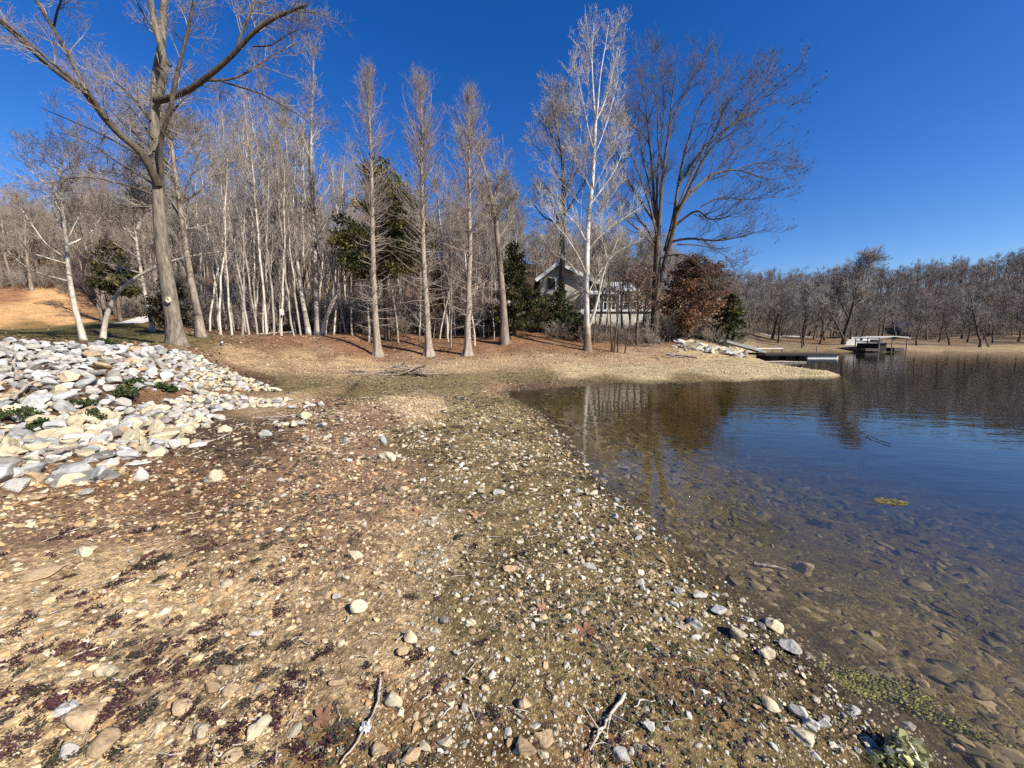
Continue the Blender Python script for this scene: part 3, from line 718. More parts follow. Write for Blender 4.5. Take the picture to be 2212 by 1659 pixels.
# unlabelled mid-size stones: individuals with shared labels
g = np.random.default_rng(77)
cnt = 0; tries = 0
while cnt < 190 and tries < 4000:
    tries += 1
    v = 880 + 760 * g.random() ** 1.3; u = g.uniform(0, 1900)
    ush = np.interp(v, [850, 897, 930, 965, 1000, 1065, 1160, 1285, 1440, 1560, 1659], [1090, 1170, 1205, 1235, 1258, 1325, 1435, 1575, 1760, 1890, 1990])
    if u > ush - 10: continue
    if in_poly(np.array([u]), np.array([v]), RIPRAP)[0]: continue
    near = g.random() < .55
    if near: u = ush - abs(g.normal(0, 90)) - 6
    if u < 0: continue
    if not near and u < 600 and v > 1250 and g.random() < .3: continue
    p = hit(u, v)[0]
    if np.isnan(p[0]): continue
    w = g.uniform(9, 20) if v > 1050 else g.uniform(6, 12)
    _, _, f = project(p); s = w / F * f / 2
    if (np.hypot(taken[:, 0] - p[0], taken[:, 1] - p[1]) < taken[:, 2] + s).any(): continue
    taken = np.r_[taken, [[p[0], p[1], s]]]
    kd = ['limestone', 'creamstone', 'creamstone', 'tanstone'][g.integers(0, 4)] if u > 800 else ['creamstone', 'tanstone', 'tanstone', 'limestone'][g.integers(0, 4)]
    zone = 'along the wet margin of the shore' if u > ush - 150 else ('scattered over the sandy left foreground' if u < 650 else 'scattered over the middle of the shore flat')
    put_rock('shore_stone', ROCK[kd][g.integers(0, 9)], (p[0], p[1], p[2] + s * .25), s, s * g.uniform(.6, .95), s * g.uniform(.4, .7), (g.normal(0, .2), g.normal(0, .2), g.uniform(0, 6.28)),
             'small %s stone %s' % ({'limestone': 'whitish', 'creamstone': 'cream', 'tanstone': 'tan'}[kd], zone), 'stone', 'stones lying on the shore flat')
    cnt += 1

# gravel (uncountable): pebbles thinning with distance
def scatter(g, n, r0, r1, th0=-1.0, th1=1.0, pw=1.0):
    r = np.exp(g.uniform(math.log(r0), math.log(r1), n)); t = g.uniform(th0, th1, n)
    x, y = r * np.sin(t), r * np.cos(t); return x, y, r

def merged(name, temps, g, x, y, z, s, sq, col, mat, tilt=.3, smooth=False):
    n = len(x); ti = g.integers(0, len(temps), n)
    rz = g.uniform(0, 2 * np.pi, n); a = g.normal(0, tilt, n); b = g.normal(0, tilt, n)
    Vs, Fs, Cs = [], [], []; nb = 0
    for k, (Vt, Ft) in enumerate(temps):
        m = np.where(ti == k)[0]
        if not len(m): continue
        c, si = np.cos(rz[m]), np.sin(rz[m])
        L = Vt[None] * (s[m][:, None, None] * sq[m][:, None, :])
        # tilt
        ca, sa = np.cos(a[m])[:, None], np.sin(a[m])[:, None]; cb, sb = np.cos(b[m])[:, None], np.sin(b[m])[:, None]
        X, Y, Z = L[..., 0], L[..., 1], L[..., 2]
        Y, Z = Y * ca - Z * sa, Y * sa + Z * ca
        X, Z = X * cb + Z * sb, -X * sb + Z * cb
        X, Y = X * c[:, None] - Y * si[:, None], X * si[:, None] + Y * c[:, None]
        Vw = np.stack([X + x[m][:, None], Y + y[m][:, None], Z + z[m][:, None]], -1)
        Vs.append(Vw.reshape(-1, 3)); Fs.append((Ft[None] + (np.arange(len(m)) * len(Vt))[:, None, None]).reshape(-1, Ft.shape[1]) + nb)
        nb += Vs[-1].shape[0]
        Cs.append(np.repeat(col[m], len(Vt), 0))
    return mesh_np(name, np.concatenate(Vs), [np.concatenate(Fs)], mat, smooth, np.concatenate(Cs))

def pebble_temp(g):
    V, Fc = ICO[1]; V = V.copy()
    for _ in range(6):
        n = g.normal(size=3); n /= np.linalg.norm(n); d = g.uniform(.5, .85); s = V @ n - d
        V -= np.where(s > 0, s, 0)[:, None] * n
    return V, Fc
PEB = [pebble_temp(gR) for _ in range(10)]
PALETTE = .86 * np.array([(.62, .53, .36), (.55, .43, .26), (.46, .32, .17), (.64, .58, .45), (.42, .37, .29), (.52, .35, .19), (.70, .65, .55), (.36, .26, .15), (.50, .43, .31), (.60, .48, .29)])

g = np.random.default_rng(101)
x, y, r = scatter(g, 205000, .5, 30, -1.15, 1.1)
z = ground(x, y)
gcx = gcolor(x, y, z); lum = gcx @ np.array([.3, .5, .2])
u, v, f = project(np.c_[x, y, z])
keep = (z > -.02)
dens = np.where(lum > .24, 1.0, np.where(lum > .15, .7, .55)); dens = dens * np.clip(.5 + vnoise(x * 3, y * 3, 14) * 1.4 + .35, .1, 1.1)
keep &= g.random(len(x)) < dens
gfar = (r > 9) & (g.random(len(x)) < .45); keep &= ~gfar
rip = in_poly(u, v, RIPRAP); keep &= ~(rip & (v < 850))
keep &= ~((v < 772) & (u < 1150)) & ~(v < 758)
keep &= ~((u < 640) & (v < 1010) & (g.random(len(x)) < .7))
x, y, z, r, u, v, lum = x[keep], y[keep], z[keep], r[keep], u[keep], v[keep], lum[keep]
px = np.clip(g.lognormal(1.05, .8, len(x)), 1.0, np.clip(26 - r * 2.4, 2.6, 20))
s = np.clip(px * .5 * np.hypot(r, 1.6) / F, .004, .12) * np.clip(.8 + r / 40, .8, 1.3)
pal = PALETTE[g.integers(0, len(PALETTE), len(x))] * g.uniform(.62, 1.15, len(x))[:, None]
tint = np.clip((r - 5) / 7, 0, .75)[:, None]
pal = pal * (1 - tint) + gcx[keep] * 1.45 * g.uniform(.6, 1.3, len(x))[:, None] * tint
left = (u < 900) & (v > 1000)
pal = np.where(left[:, None], pal * np.array([1.02, .92, .78]), pal)
sq = np.c_[g.uniform(.9, 1.35, len(x)), g.uniform(.7, 1.0, len(x)), g.uniform(.35, .65, len(x))]
me = merged('gravel', PEB, g, x, y, z + s * .06, s, sq, pal, M['pebble'])
tag(obj('gravel', me), 'fine tan and cream gravel strewn over the shore flat', 'gravel', kind='stuff')

# submerged stones on the lake bed
x, y, r = scatter(g, 15000, 1.5, 22, .05, 1.1)
z = ground(x, y); keep = (z < -.03) & (z > -1.3)
x, y, z, r = x[keep], y[keep], z[keep], r[keep]
s = np.clip(g.lognormal(-3.8, .75, len(x)), .008, .085) * np.clip(r / 5, .75, 1.5)
c = np.array([(.19, .145, .075), (.15, .115, .055), (.12, .09, .045), (.25, .19, .11), (.06, .05, .028), (.16, .13, .07)])[g.integers(0, 6, len(x))] * g.uniform(.6, 1.25, len(x))[:, None]
sq = np.c_[g.uniform(1.0, 1.6, len(x)), g.uniform(.6, 1.0, len(x)), g.uniform(.1, .25, len(x))]
me = merged('lakebed_stones', GT, g, x, y, z - s * .02 + vnoise(x * 2, y * 2, 61) * .02, s, sq, c, M['pebble'], .2, True)
tag(obj('lakebed_stones', me), 'brown silted stones covering the lake bed under clear water', 'stones', kind='stuff')

# dead leaves (uncountable)
def leaf_temp(g, k=0):
    n = 5
    t = np.linspace(-1, 1, n); w = np.array([.12, .5, .62, .42, .08]) * g.uniform(.8, 1.1, n)
    bend = g.uniform(.1, .5); fold = g.uniform(.1, .5)
    V = []
    for i in range(n):
        zc = bend * t[i] ** 2 * .5
        V += [(t[i], -w[i], zc + fold * w[i]), (t[i], 0, zc), (t[i], w[i], zc + fold * w[i] * g.uniform(.4, 1))]
    V = np.array(V); Fq = []
    for i in range(n - 1):
        for j in range(2): Fq.append((i * 3 + j, i * 3 + j + 1, i * 3 + 4 + j, i * 3 + 3 + j))
    return V, np.array(Fq)
LEAF = [leaf_temp(gR) for _ in range(8)]
LPAL = np.array([(.24, .14, .08), (.32, .20, .11), (.16, .09, .055), (.42, .30, .18), (.26, .15, .095), (.50, .40, .26), (.12, .07, .05), (.18, .09, .07)])
g = np.random.default_rng(202)
x, y, r = scatter(g, 110000, 1.6, 46, -1.0, .62)
z = ground(x, y); gcx = gcolor(x, y, z); u, v, f = project(np.c_[x, y, z])
red = gcx[:, 0] / np.maximum(gcx[:, 1], .01)
dens = np.clip((red - 1.36) / .45, .05, 1) * np.where(v < 1120, 1, .12)
dens = np.where((v < 775) & (v > 690) & (u > 400), np.maximum(dens, .8), dens)
dens = dens * np.clip(.55 + vnoise(x * 1.2, y * 1.2, 17) * 1.5, .1, 1.1)
keep = (z > .0) & (g.random(len(x)) < dens)
keep &= ~in_poly(u, v, RIPRAP) | (g.random(len(x)) < .55)
x, y, z, r = x[keep], y[keep], z[keep], r[keep]
s = g.uniform(.010, .026, len(x)) * np.clip(r / 6, .7, 3.2)
c = LPAL[g.integers(0, len(LPAL), len(x))] * g.uniform(.7, 1.25, len(x))[:, None]
sq = np.c_[np.ones(len(x)), g.uniform(.7, 1.2, len(x)), np.ones(len(x))]
me = merged('leaf_litter', LEAF, g, x, y, z + .004 + s * .15, s, sq, c, M['litter'], .4)
tag(obj('leaf_litter', me), 'brown dead leaves littering the bank and slope', 'leaf litter', kind='stuff')

# small leafy ground weeds
def rosette(g, nl=16, curl=.3):
    V, Fq = [], []
    for i in range(nl):
        a = i * 2.4 + g.normal(0, .2); L = g.uniform(.5, 1.0); w = g.uniform(.13, .22); tilt = g.uniform(.05, .5)
        d = np.array([math.cos(a), math.sin(a), 0]); n = np.array([-math.sin(a), math.cos(a), 0])
        prof = [(0.05, .25), (.4, .8), (.75, 1.0), (1.0, .35)]
        b0 = len(V)
        for t, ww in prof:
            c = d * (t * L) + np.array([0, 0, math.sin(t * 2.4) * tilt * L])
            V += [c - n * w * ww, c + n * w * ww]
        for k in range(3): Fq.append((b0 + 2 * k, b0 + 2 * k + 1, b0 + 2 * k + 3, b0 + 2 * k + 2))
    return np.array(V), np.array(Fq)
ROS = [rosette(gR, int(gR.integers(12, 22))) for _ in range(6)]
# individual purple rosettes in the left foreground
g = np.random.default_rng(303)
def ros_mesh(k):
    n = 130; lob = gR.normal(size=(7, 2)) * .42
    C = np.zeros((n, 3)); C[:, :2] = lob[gR.integers(0, 7, n)] + gR.normal(0, .2, (n, 2)); C[:, 2] = np.abs(gR.normal(0, .12, n)) + .04
    V, Fq = leaf_cards(gR, C, np.full(n, .11), up=1.5)
    c = np.array([(.065, .03, .032), (.085, .034, .038), (.055, .043, .034), (.07, .034, .036), (.10, .045, .045), (.06, .052, .036)])[k]
    cc = c * np.repeat(gR.uniform(.5, 1.6, n), 6)[:, None]
    return mesh_np('rosette_leaves', V, [Fq], M['veg'], False, cc)
RM = [ros_mesh(k) for k in range(6)]
FIXED = [(188, 1490), (80, 1500), (240, 1470), (45, 1630), (240, 1395), (280, 1250), (190, 1300), (300, 1150), (420, 1220), (480, 1430), (500, 1420), (150, 1500), (260, 1620), (70, 1588), (360, 1350), (470, 1345), (300, 1360), (380, 1340), (700, 1410), (640, 1490), (560, 1520), (600, 1560), (280, 1230), (430, 1160)]
spots = list(FIXED)
while len(spots) < 150:
    v = 1130 + 520 * g.random(); u = g.uniform(0, 760 if g.random() < .8 else 1150)
    if all(abs(u - a) > 16 or abs(v - b) > 9 for a, b in spots): spots.append((u, v))
hs = hit([a for a, _ in spots], [b for _, b in spots])
for (u, v), p in zip(spots, hs):
    if np.isnan(p[0]): continue
    _, _, f = project(p)
    o = obj('rosette_weed', RM[g.integers(0, 6)])
    w = g.uniform(26, 52) * (1 + .45 * (v > 1400))
    o.location = (p[0], p[1], p[2] + .004); s = w / F * f / 2; o.scale = (s, s * g.uniform(.8, 1), s * .75); o.rotation_euler = (g.normal(0, .1), g.normal(0, .1), g.uniform(0, 6.28))
    lab = 'dark purple rosette weed flat on the ' + ('sandy gravel at the lower left' if u < 560 and v > 1350 else 'sandy ground below the riprap' if u < 560 else 'pebbly ground in the middle foreground')
    tag(o, lab, 'weed', 'purple rosette weeds on the gravel')
# uncountable: grey-green tiny weeds on the damp flat
x, y, r = scatter(g, 17000, 1.2, 16, -.75, .85)
z = ground(x, y); gcx = gcolor(x, y, z); u, v, f = project(np.c_[x, y, z])
red = gcx[:, 0] / np.maximum(gcx[:, 1], .01); lum = gcx @ np.array([.3, .5, .2])
keep = (z > .0) & (lum < .23) & ~in_poly(u, v, RIPRAP) & (g.random(len(x)) < np.clip(.42 + vnoise(x * 2.6, y * 2.6, 23) * 2.6 + vnoise(x * 7, y * 7, 24) * 1.2, .02, 1))
x, y, z, r, u = x[keep], y[keep], z[keep], r[keep], u[keep]
s = g.uniform(.007, .024, len(x)) * np.clip(r / 3, .8, 2.5)
c = np.array([(.10, .085, .05), (.15, .13, .08), (.085, .06, .058), (.11, .11, .045), (.24, .22, .15), (.075, .045, .05)])[g.integers(0, 6, len(x))] * g.uniform(.7, 1.4, len(x))[:, None]
me = merged('ground_weeds', [(v_ * (1, 1, 1.2), f_) for v_, f_ in ROS], g, x, y, z + .003, s, np.ones((len(x), 3)), c, M['veg'], .2)
tag(obj('ground_weeds', me), 'tiny dull green and purple weeds carpeting the damp shore flat', 'weeds', kind='stuff')

# dry grass blades
def tuft(g, nb_=9):
    V, Fq = [], []
    for i in range(nb_):
        a = g.uniform(0, 6.28); d = np.array([math.cos(a), math.sin(a), 0]); n = np.array([-d[1], d[0], 0]) * .03
        lean = g.uniform(.4, 1.4); b0 = len(V); base = d * g.uniform(0, .2)
        for t in (0, .4, .75, 1.0):
            c = base + d * lean * t * t + np.array([0, 0, (t - .35 * lean * .6 * t * t) * .9]); V += [c - n * (1.02 - t), c + n * (1.02 - t)]
        for k in range(3): Fq.append((b0 + 2 * k, b0 + 2 * k + 1, b0 + 2 * k + 3, b0 + 2 * k + 2))
    return np.array(V), np.array(Fq)
TUF = [tuft(gR) for _ in range(6)]
x, y, r = scatter(g, 24000, 1.4, 34, -1.05, .55)
z = ground(x, y); u, v, f = project(np.c_[x, y, z])
patch = np.exp(-(((u - 830) / 170) ** 2 + ((v - 1230) / 130) ** 2)) * .8 + np.where((v < 830) & (v > 750) & (u > 500), .65, 0) + np.where((v < 1150) & (v > 860) & (u > 350) & (u < 1000), .25, .03)
lawn = (v < 752) & (u < 460)
patch = np.where(lawn, 1, patch) * np.clip(.6 + vnoise(x * 1.1, y * 1.1, 29) * 1.6, .1, 1.2)
keep = (z > .01) & (g.random(len(x)) < patch) & ~(in_poly(u, v, RIPRAP))
x, y, z, r, lawn = x[keep], y[keep], z[keep], r[keep], lawn[keep]
s = g.uniform(.02, .05, len(x)) * np.clip(r / 6, .9, 2.2)
c = np.array([(.42, .34, .21), (.35, .26, .15), (.48, .42, .30), (.27, .19, .11)])[g.integers(0, 4, len(x))] * g.uniform(.7, 1.15, len(x))[:, None]
c = np.where(lawn[:, None], np.array([(.12, .12, .04), (.20, .17, .07), (.10, .10, .03)])[g.integers(0, 3, len(x))], c)
me = merged('dry_grass', TUF, g, x, y, z, s, np.ones((len(x), 3)), c, M['veg'], .25)
tag(obj('dry_grass', me), 'short straw-coloured and dull green grass on bank and lawn', 'grass', kind='stuff')

# green weed clumps among the riprap
def bushy(g, n, rx, ry, rz_, size, cols):
    C = g.normal(size=(n, 3)); C = norm(C) * (g.random(n) ** .45)[:, None] * np.array([rx, ry, rz_]); C[:, 2] = np.abs(C[:, 2])
    lump = g.normal(size=(9, 3)) * np.array([rx, ry, rz_]) * .5; lump[:, 2] = np.abs(lump[:, 2])
    C = C * .55 + lump[g.integers(0, 9, n)] * .6
    V, Q_ = leaf_cards(g, C, np.full(n, size))
    c = np.repeat(np.array(cols)[g.integers(0, len(cols), n)] * g.uniform(.6, 1.4, n)[:, None], 6, 0)
    return V, Q_, c
GREENS = [(.035, .06, .018), (.06, .085, .025), (.03, .045, .015), (.09, .10, .04)]
for k, (u, v, w, h, lab) in enumerate([(40, 905, 110, 30, 'dark green weed clump spreading at the left edge of the riprap'), (160, 880, 80, 24, 'dark green weed clump between cream riprap boulders'), (265, 855, 90, 26, 'dense green weeds in the middle gap of the riprap'), (290, 835, 60, 22, 'green weeds behind the middle gap of the riprap'),
        (362, 845, 50, 30, 'upright green weed near the right end of the riprap'), (190, 905, 70, 26, 'brownish green weeds in front of the middle riprap gap'), (90, 925, 60, 22, 'low weeds among the lower left riprap rocks'), (230, 745, 60, 14, 'dull green tuft behind the riprap crest')]):
    p = hit(u, v)[0]; _, _, f = project(p); s = f / F
    V_, Q_, c_ = bushy(g, 700, w * s * .5, w * s * .3, h * s * .8, .022 * max(1, f / 6), GREENS)
    o = obj('weed_clump', mesh_np('weed_leaves', V_, [Q_], M['veg'], False, c_)); o.location = p
    tag(o, lab, 'weeds', 'green weeds in the riprap')

# ------------------------------------------------------------------ sticks, twigs, litter
def stick(name, pts, r, lab, mat='wood_dead', z=0.0, cat='stick', lift=None, group=None, side=0):
    P = hit([a for a, _ in pts], [b for _, b in pts])
    if lift is not None: P[:, 2] += np.array(lift)
    P[:, 2] += r * .8 + z
    c = P[0].copy()
    Pr = resample(P, 14) - c
    Pr[1:-1] += g.normal(0, r * .35, (12, 3)) * (1, 1, .5)
    mb = MB().tubes(Pr, np.linspace(1, .45, 14) * r * g.uniform(.9, 1.1, 14), 7)
    for _ in range(side):
        i = g.integers(3, 11); d = norm(g.normal(size=3) * (1, 1, .25)); L = r * g.uniform(6, 16)
        q = np.stack([Pr[i] + d * L * t + np.array([0, 0, .02 * t]) for t in np.linspace(0, 1, 4)])
        mb.tubes(q, np.linspace(.5, .2, 4) * r, 5)
    o = obj(name, mb.mesh(name, M[mat], True)); o.location = c
    return tag(o, lab, cat, group)
stick('stick', [(1349, 1506), (1320, 1550), (1294, 1596), (1273, 1630)], .008, 'knobbly grey twig lying by the bottom centre', z=.012, side=3)
stick('stick', [(822, 1471), (819, 1516), (795, 1569), (767, 1617), (735, 1659)], .006, 'long thin pale twig at the bottom left of centre', z=.01, side=2)
stick('stick', [(28, 890), (53, 863), (70, 848), (92, 843)], .03, 'curved weathered branch resting on the left riprap', z=.16, side=1)
stick('stick', [(38, 838), (37, 815), (36, 790)], .03, 'grey upright stick among the left riprap rocks', z=.1, lift=[0, .14, .3])
stick('stick', [(92, 1003), (130, 990), (180, 977)], .03, 'brown rotten stick under the riprap edge', side=1, z=.05)
stick('stick', [(554, 904), (610, 902), (668, 895)], .018, 'pale straight stick on the brown slope', side=1)
stick('stick', [(430, 962), (485, 945), (515, 922)], .011, 'thin bent twig beside the chunky cream rock')
stick('stick', [(1627, 1222), (1665, 1229), (1699, 1236)], .014, 'pale stick lying under the shallow water', z=.01)
stick('stick', [(1000, 1520), (1015, 1530), (1028, 1560)], .004, 'tiny twig in the lower middle gravel')
# floating branch
P = at0(np.array([1868, 1880, 1900, 1925]), np.array([938, 944, 951, 960]), .02); P2 = at0(np.array([1868, 1876, 1900, 1926]), np.array([940, 936, 934, 933]), .03)
mb = MB().tubes(resample(P, 8) - P[0], np.full(8, .006), 5); mb.tubes(resample(P2, 8) - P[0], np.full(8, .005), 5)
o = obj('floating_twig', mb.mesh('floating_twig', M['bark_limb'], True)); o.location = P[0]; tag(o, 'forked dark twig floating on the open water', 'twig')
# floating yellow patch
p = at0(1924, 1084)
C = np.c_[g.uniform(-.15, .15, 200), g.uniform(-.09, .09, 200), g.uniform(.003, .012, 200)]
C = C[(C[:, 0] / .15) ** 2 + (C[:, 1] / .09) ** 2 < 1]
V_, Q_ = leaf_cards(g, C, np.full(len(C), .022)); V_[:, 2] = np.abs(V_[:, 2]) * .15 + .004
o = obj('algae_float', mesh_np('algae_float', V_, [Q_], M['veg'], False, np.repeat(np.array([[.20, .17, .055]]) * g.uniform(.6, 1.3, len(C))[:, None], 6, 0))); o.location = p
tag(o, 'small yellow algae patch floating on the water', 'algae')
# algae clump in shallow water
p = hit(1865, 1488)[0]
mbA = MB(); VA1, FA1 = ICO[1]
cA = []
heads = g.normal(size=(22, 2)) * (.17, .05)
for k in range(3200):
    a_ = heads[g.integers(0, 22)] + g.normal(size=2) * (.034, .018); c0 = np.array([a_[0], a_[1] - a_[0] * .3, 0])
    gz_ = ground([p[0] + c0[0]], [p[1] + c0[1]])[0]
    sz = g.uniform(.002, .006); c0[2] = min(gz_ + abs(g.normal(0, .012)) + sz * .5, -.006) - p[2]
    Vq = VA1 * (sz * g.uniform(1, 2.4), sz * g.uniform(.7, 1.2), sz * .6)
    mbA.add(Vq + c0, None, FA1); cA.append(np.tile(np.array([(.26, .24, .04), (.16, .15, .035), (.38, .35, .08), (.10, .09, .03)][g.integers(0, 4)]) * g.uniform(.6, 1.3), (len(VA1), 1)))
o = obj('algae_clump', mesh_np('algae_clump', np.concatenate(mbA.V), [np.concatenate(mbA.F3)], M['veg'], True, np.concatenate(cA))); o.location = p
tag(o, 'yellow-green algae mat in the shallows at lower right', 'algae')
# pale leafy plant at the bottom right
p = hit(1940, 1640)[0]
V_, Q_, c_ = bushy(g, 380, .12, .09, .085, .018, [(.52, .49, .28), (.62, .60, .42), (.40, .40, .18), (.20, .20, .08)])
o = obj('shore_plant', mesh_np('shore_plant', V_, [Q_], M['veg'], False, c_)); o.location = p
tag(o, 'pale yellow-green leafy plant at the waterline in the lower right', 'plant')
# larger dead leaves in view
def big_leaf(u, v, w, c, lab):
    p = hit(u, v)[0]; _, _, f = project(p); s = w / F * f / 2
    pts = []
    lobes = 5
    for i in range(40):
        a = i / 40 * 2 * math.pi; r_ = .45 + .55 * abs(math.cos(lobes * a / 2)) ** 1.3
        pts.append((r_ * math.cos(a), r_ * math.sin(a), .25 * r_ ** 2 * (1 + .6 * math.sin(2 * a + u)) + .05 * math.sin(9 * a)))
    V_ = np.array([(0, 0, 0.02)] + pts) * s
    F3 = np.array([(0, i + 1, (i + 1) % 40 + 1) for i in range(40)])
    o = obj('dead_leaf', mesh_np('dead_leaf', V_, [F3], M['litter'], True, np.tile(np.array(c), (41, 1)))); o.location = (p[0], p[1], p[2] + .006); o.rotation_euler = (g.normal(0, .2), g.normal(0, .2), g.uniform(0, 6))
    tag(o, lab, 'leaf', 'large dead leaves on the shore')
for a in [(1266, 1368, 52, (.30, .15, .08), 'curled brown maple leaf lying on mud in the middle right'), (700, 1555, 48, (.20, .10, .06), 'large dark brown leaf on the gravel at lower left'), (1130, 1345, 26, (.42, .28, .19), 'pinkish dead leaf beyond the white crooked stone'),
          (1030, 1115, 30, (.38, .2, .12), 'reddish dead leaf on the flat beyond the dry grass'), (1060, 1300, 30, (.45, .33, .25), 'pale pink dead leaf on the middle flat'), (1170, 1316, 30, (.40, .22, .14), 'folded tan leaf standing on the mud'), (900, 1110, 32, (.34, .16, .09), 'russet leaf on the dry grass patch'),
          (1470, 1355, 26, (.45, .38, .28), 'bleached leaf on the wet margin'), (830, 1470, 34, (.36, .2, .12), 'brown leaf beside the thin pale twig'), (1020, 1470, 28, (.42, .30, .2), 'tan leaf in the lower middle gravel')]: big_leaf(*a)
# white scrap
p = hit(790, 1580)[0]
V_ = []; 
for j in range(6):
    for i in range(6): V_.append(((i - 2.5) * .008, (j - 2.5) * .008, .008 + .016 * abs(math.sin(i * 1.7 + j * 2.3)) * (1 if (i + j) % 2 else .3)))
V_ = np.array(V_); V_[:, :2] += g.normal(0, .002, (36, 2))
Q_ = np.array([(j * 6 + i, j * 6 + i + 1, j * 6 + i + 7, j * 6 + i + 6) for j in range(5) for i in range(5)])
o = obj('paper_scrap', mesh_np('paper_scrap', V_, [Q_], M['white'], False)); o.location = p; tag(o, 'crumpled white scrap beside the thin pale twig', 'litter')

# small broken twigs (uncountable)
x, y, r = scatter(g, 520, 1.3, 14, -1.0, .5); z = ground(x, y); k_ = z > .01; x, y, z, r = x[k_], y[k_], z[k_], r[k_]
L_ = g.uniform(.03, .13, len(x)) * np.clip(r / 4, .7, 2); a_ = g.uniform(0, 6.28, len(x)); dd = np.stack([np.cos(a_), np.sin(a_), g.normal(0, .08, len(x))], -1); nn = np.stack([-np.sin(a_), np.cos(a_), np.zeros(len(x))], -1)
tt_ = np.linspace(-.5, .5, 5); P_ = np.stack([x, y, z + .012], -1)[:, None] + dd[:, None] * (L_[:, None] * tt_)[..., None] + nn[:, None] * (L_[:, None] * g.normal(0, .06, (len(x), 5)))[..., None]
mb = MB().tubes(P_, np.tile(np.linspace(1, .6, 5), (len(x), 1)) * (g.uniform(.0015, .004, len(x)) * np.clip(r / 4, 1, 2.5))[:, None], 4)
tag(obj('twig_litter', mb.mesh('twig_litter', M['wood_dead'])), 'short broken twigs strewn over the shore', 'twigs', kind='stuff')
# brush pile of sticks on the flat
p = hit(868, 810)[0]; mb = MB()
for _ in range(60):
    a = g.uniform(0, math.pi); L = g.uniform(.4, 1.3); c = np.array([g.normal(0, .75), g.normal(0, .35), 0]); h_ = max(.03, .42 - abs(c[0]) * .25) * g.random()
    d = np.array([math.cos(a), math.sin(a) * .6, g.normal(0, .25)]); q = np.stack([c + d * L * t + np.array([0, 0, h_ + .03 * math.sin(t * 5)]) for t in np.linspace(-.5, .5, 6)]); q[:, 2] = np.maximum(q[:, 2], .02)
    mb.tubes(q, np.linspace(1, .5, 6) * g.uniform(.012, .035), 5)
o = obj('brush_pile', mb.mesh('brush_pile', M['bark_hard'], True)); o.location = p; tag(o, 'low heap of dead sticks on the flat before the cypresses', 'brush pile')
stick('log', [(752, 806), (768, 806), (788, 805)], .07, 'short dark log left of the brush heap', mat='bark_limb', cat='log')
stick('log', [(900, 812), (912, 814), (922, 816)], .06, 'dark log end at the right of the brush heap', mat='bark_limb', cat='log')
stick('log', [(880, 806), (893, 811), (905, 816)], .04, 'slanted stick log propped on the brush heap', mat='wood_dead', z=.1, cat='log')
stick('log', [(1440, 769), (1480, 773), (1505, 778)], .1, 'fallen grey trunk below the oak', mat='wood_dead', z=.05, cat='log', side=3)
stick('log', [(1045, 690), (1075, 716), (1090, 722)], .12, 'dark fallen trunk leaning by the grey leaning tree', mat='bark_limb', cat='log', lift=[.8, .1, 0], side=2)
stick('log', [(560, 727), (610, 722), (650, 719)], .05, 'pale fallen branch at the foot of the saplings', mat='wood_dead', z=.1, cat='log', side=3)
# small stake
p = hit(480, 747)[0]
r_ = empty('stake', p); tag(r_, 'short dark stake with pale top on the bank', 'stake')
a = obj('post', MB().tubes(np.array([[0, 0, -.1], [0, 0, .14]]), np.array([.05, .05]), 8).mesh('stake_post', M['bark_limb']), r_)
a = obj('cap', MB().tubes(np.array([[0, 0, .14], [0, 0, .19], [0, 0, .2]]), np.array([.055, .05, .0]), 8).mesh('stake_cap', M['white']), r_)
# ------------------------------------------------------------------ trees
def tree_root(name, loc, label, cat='tree', group=None, rz=0, s=1.0):
    return tag(empty(name, loc, rz, s), label, cat, group)

def limb(pts, Y0, dY, r0, r1, K=12, base=None, tap=1.0):
    pts = np.asarray(pts, float)
    t = np.linspace(0, 1, len(pts))
    P = at(pts[:, 0], pts[:, 1], Y0 + np.asarray(dY) * t) if np.ndim(dY) == 0 else at(pts[:, 0], pts[:, 1], Y0 + np.asarray(dY))
    P = resample(P, K)
    R = r0 + (r1 - r0) * np.linspace(0, 1, K) ** tap
    if base is not None: P = P - base
    return P, R

def tube_mesh(name, sets, mat, smooth=True, cap=None):
    mb = MB()
    for P, R, S in sets: mb.tubes(P, R, S)
    return mb.mesh(name, mat, smooth)

def snap_down(P, z):  # make sure a trunk reaches into the soil
    return np.r_[[P[0] + np.array([0, 0, -.25])], P]

def twiggery(g, P, R, n=(7, 5, 4), L=(1.6, .8, .4), ang=.75, up=.10, wand=.16, rmax=(.03, .014, .008), t0=.2, K=(6, 5, 4), minr=.006, gl=0.0):
    sets = []
    for k in range(len(n)):
        P, R = grow(g, P, R, n[k], t0 if k == 0 else .15, 1.0, L[k], ang, up, wand, K[k], rmax[k], gl=gl)
        R = np.maximum(R, minr)
        sets.append((P, R, 4 if k == 0 else 3))
    return sets

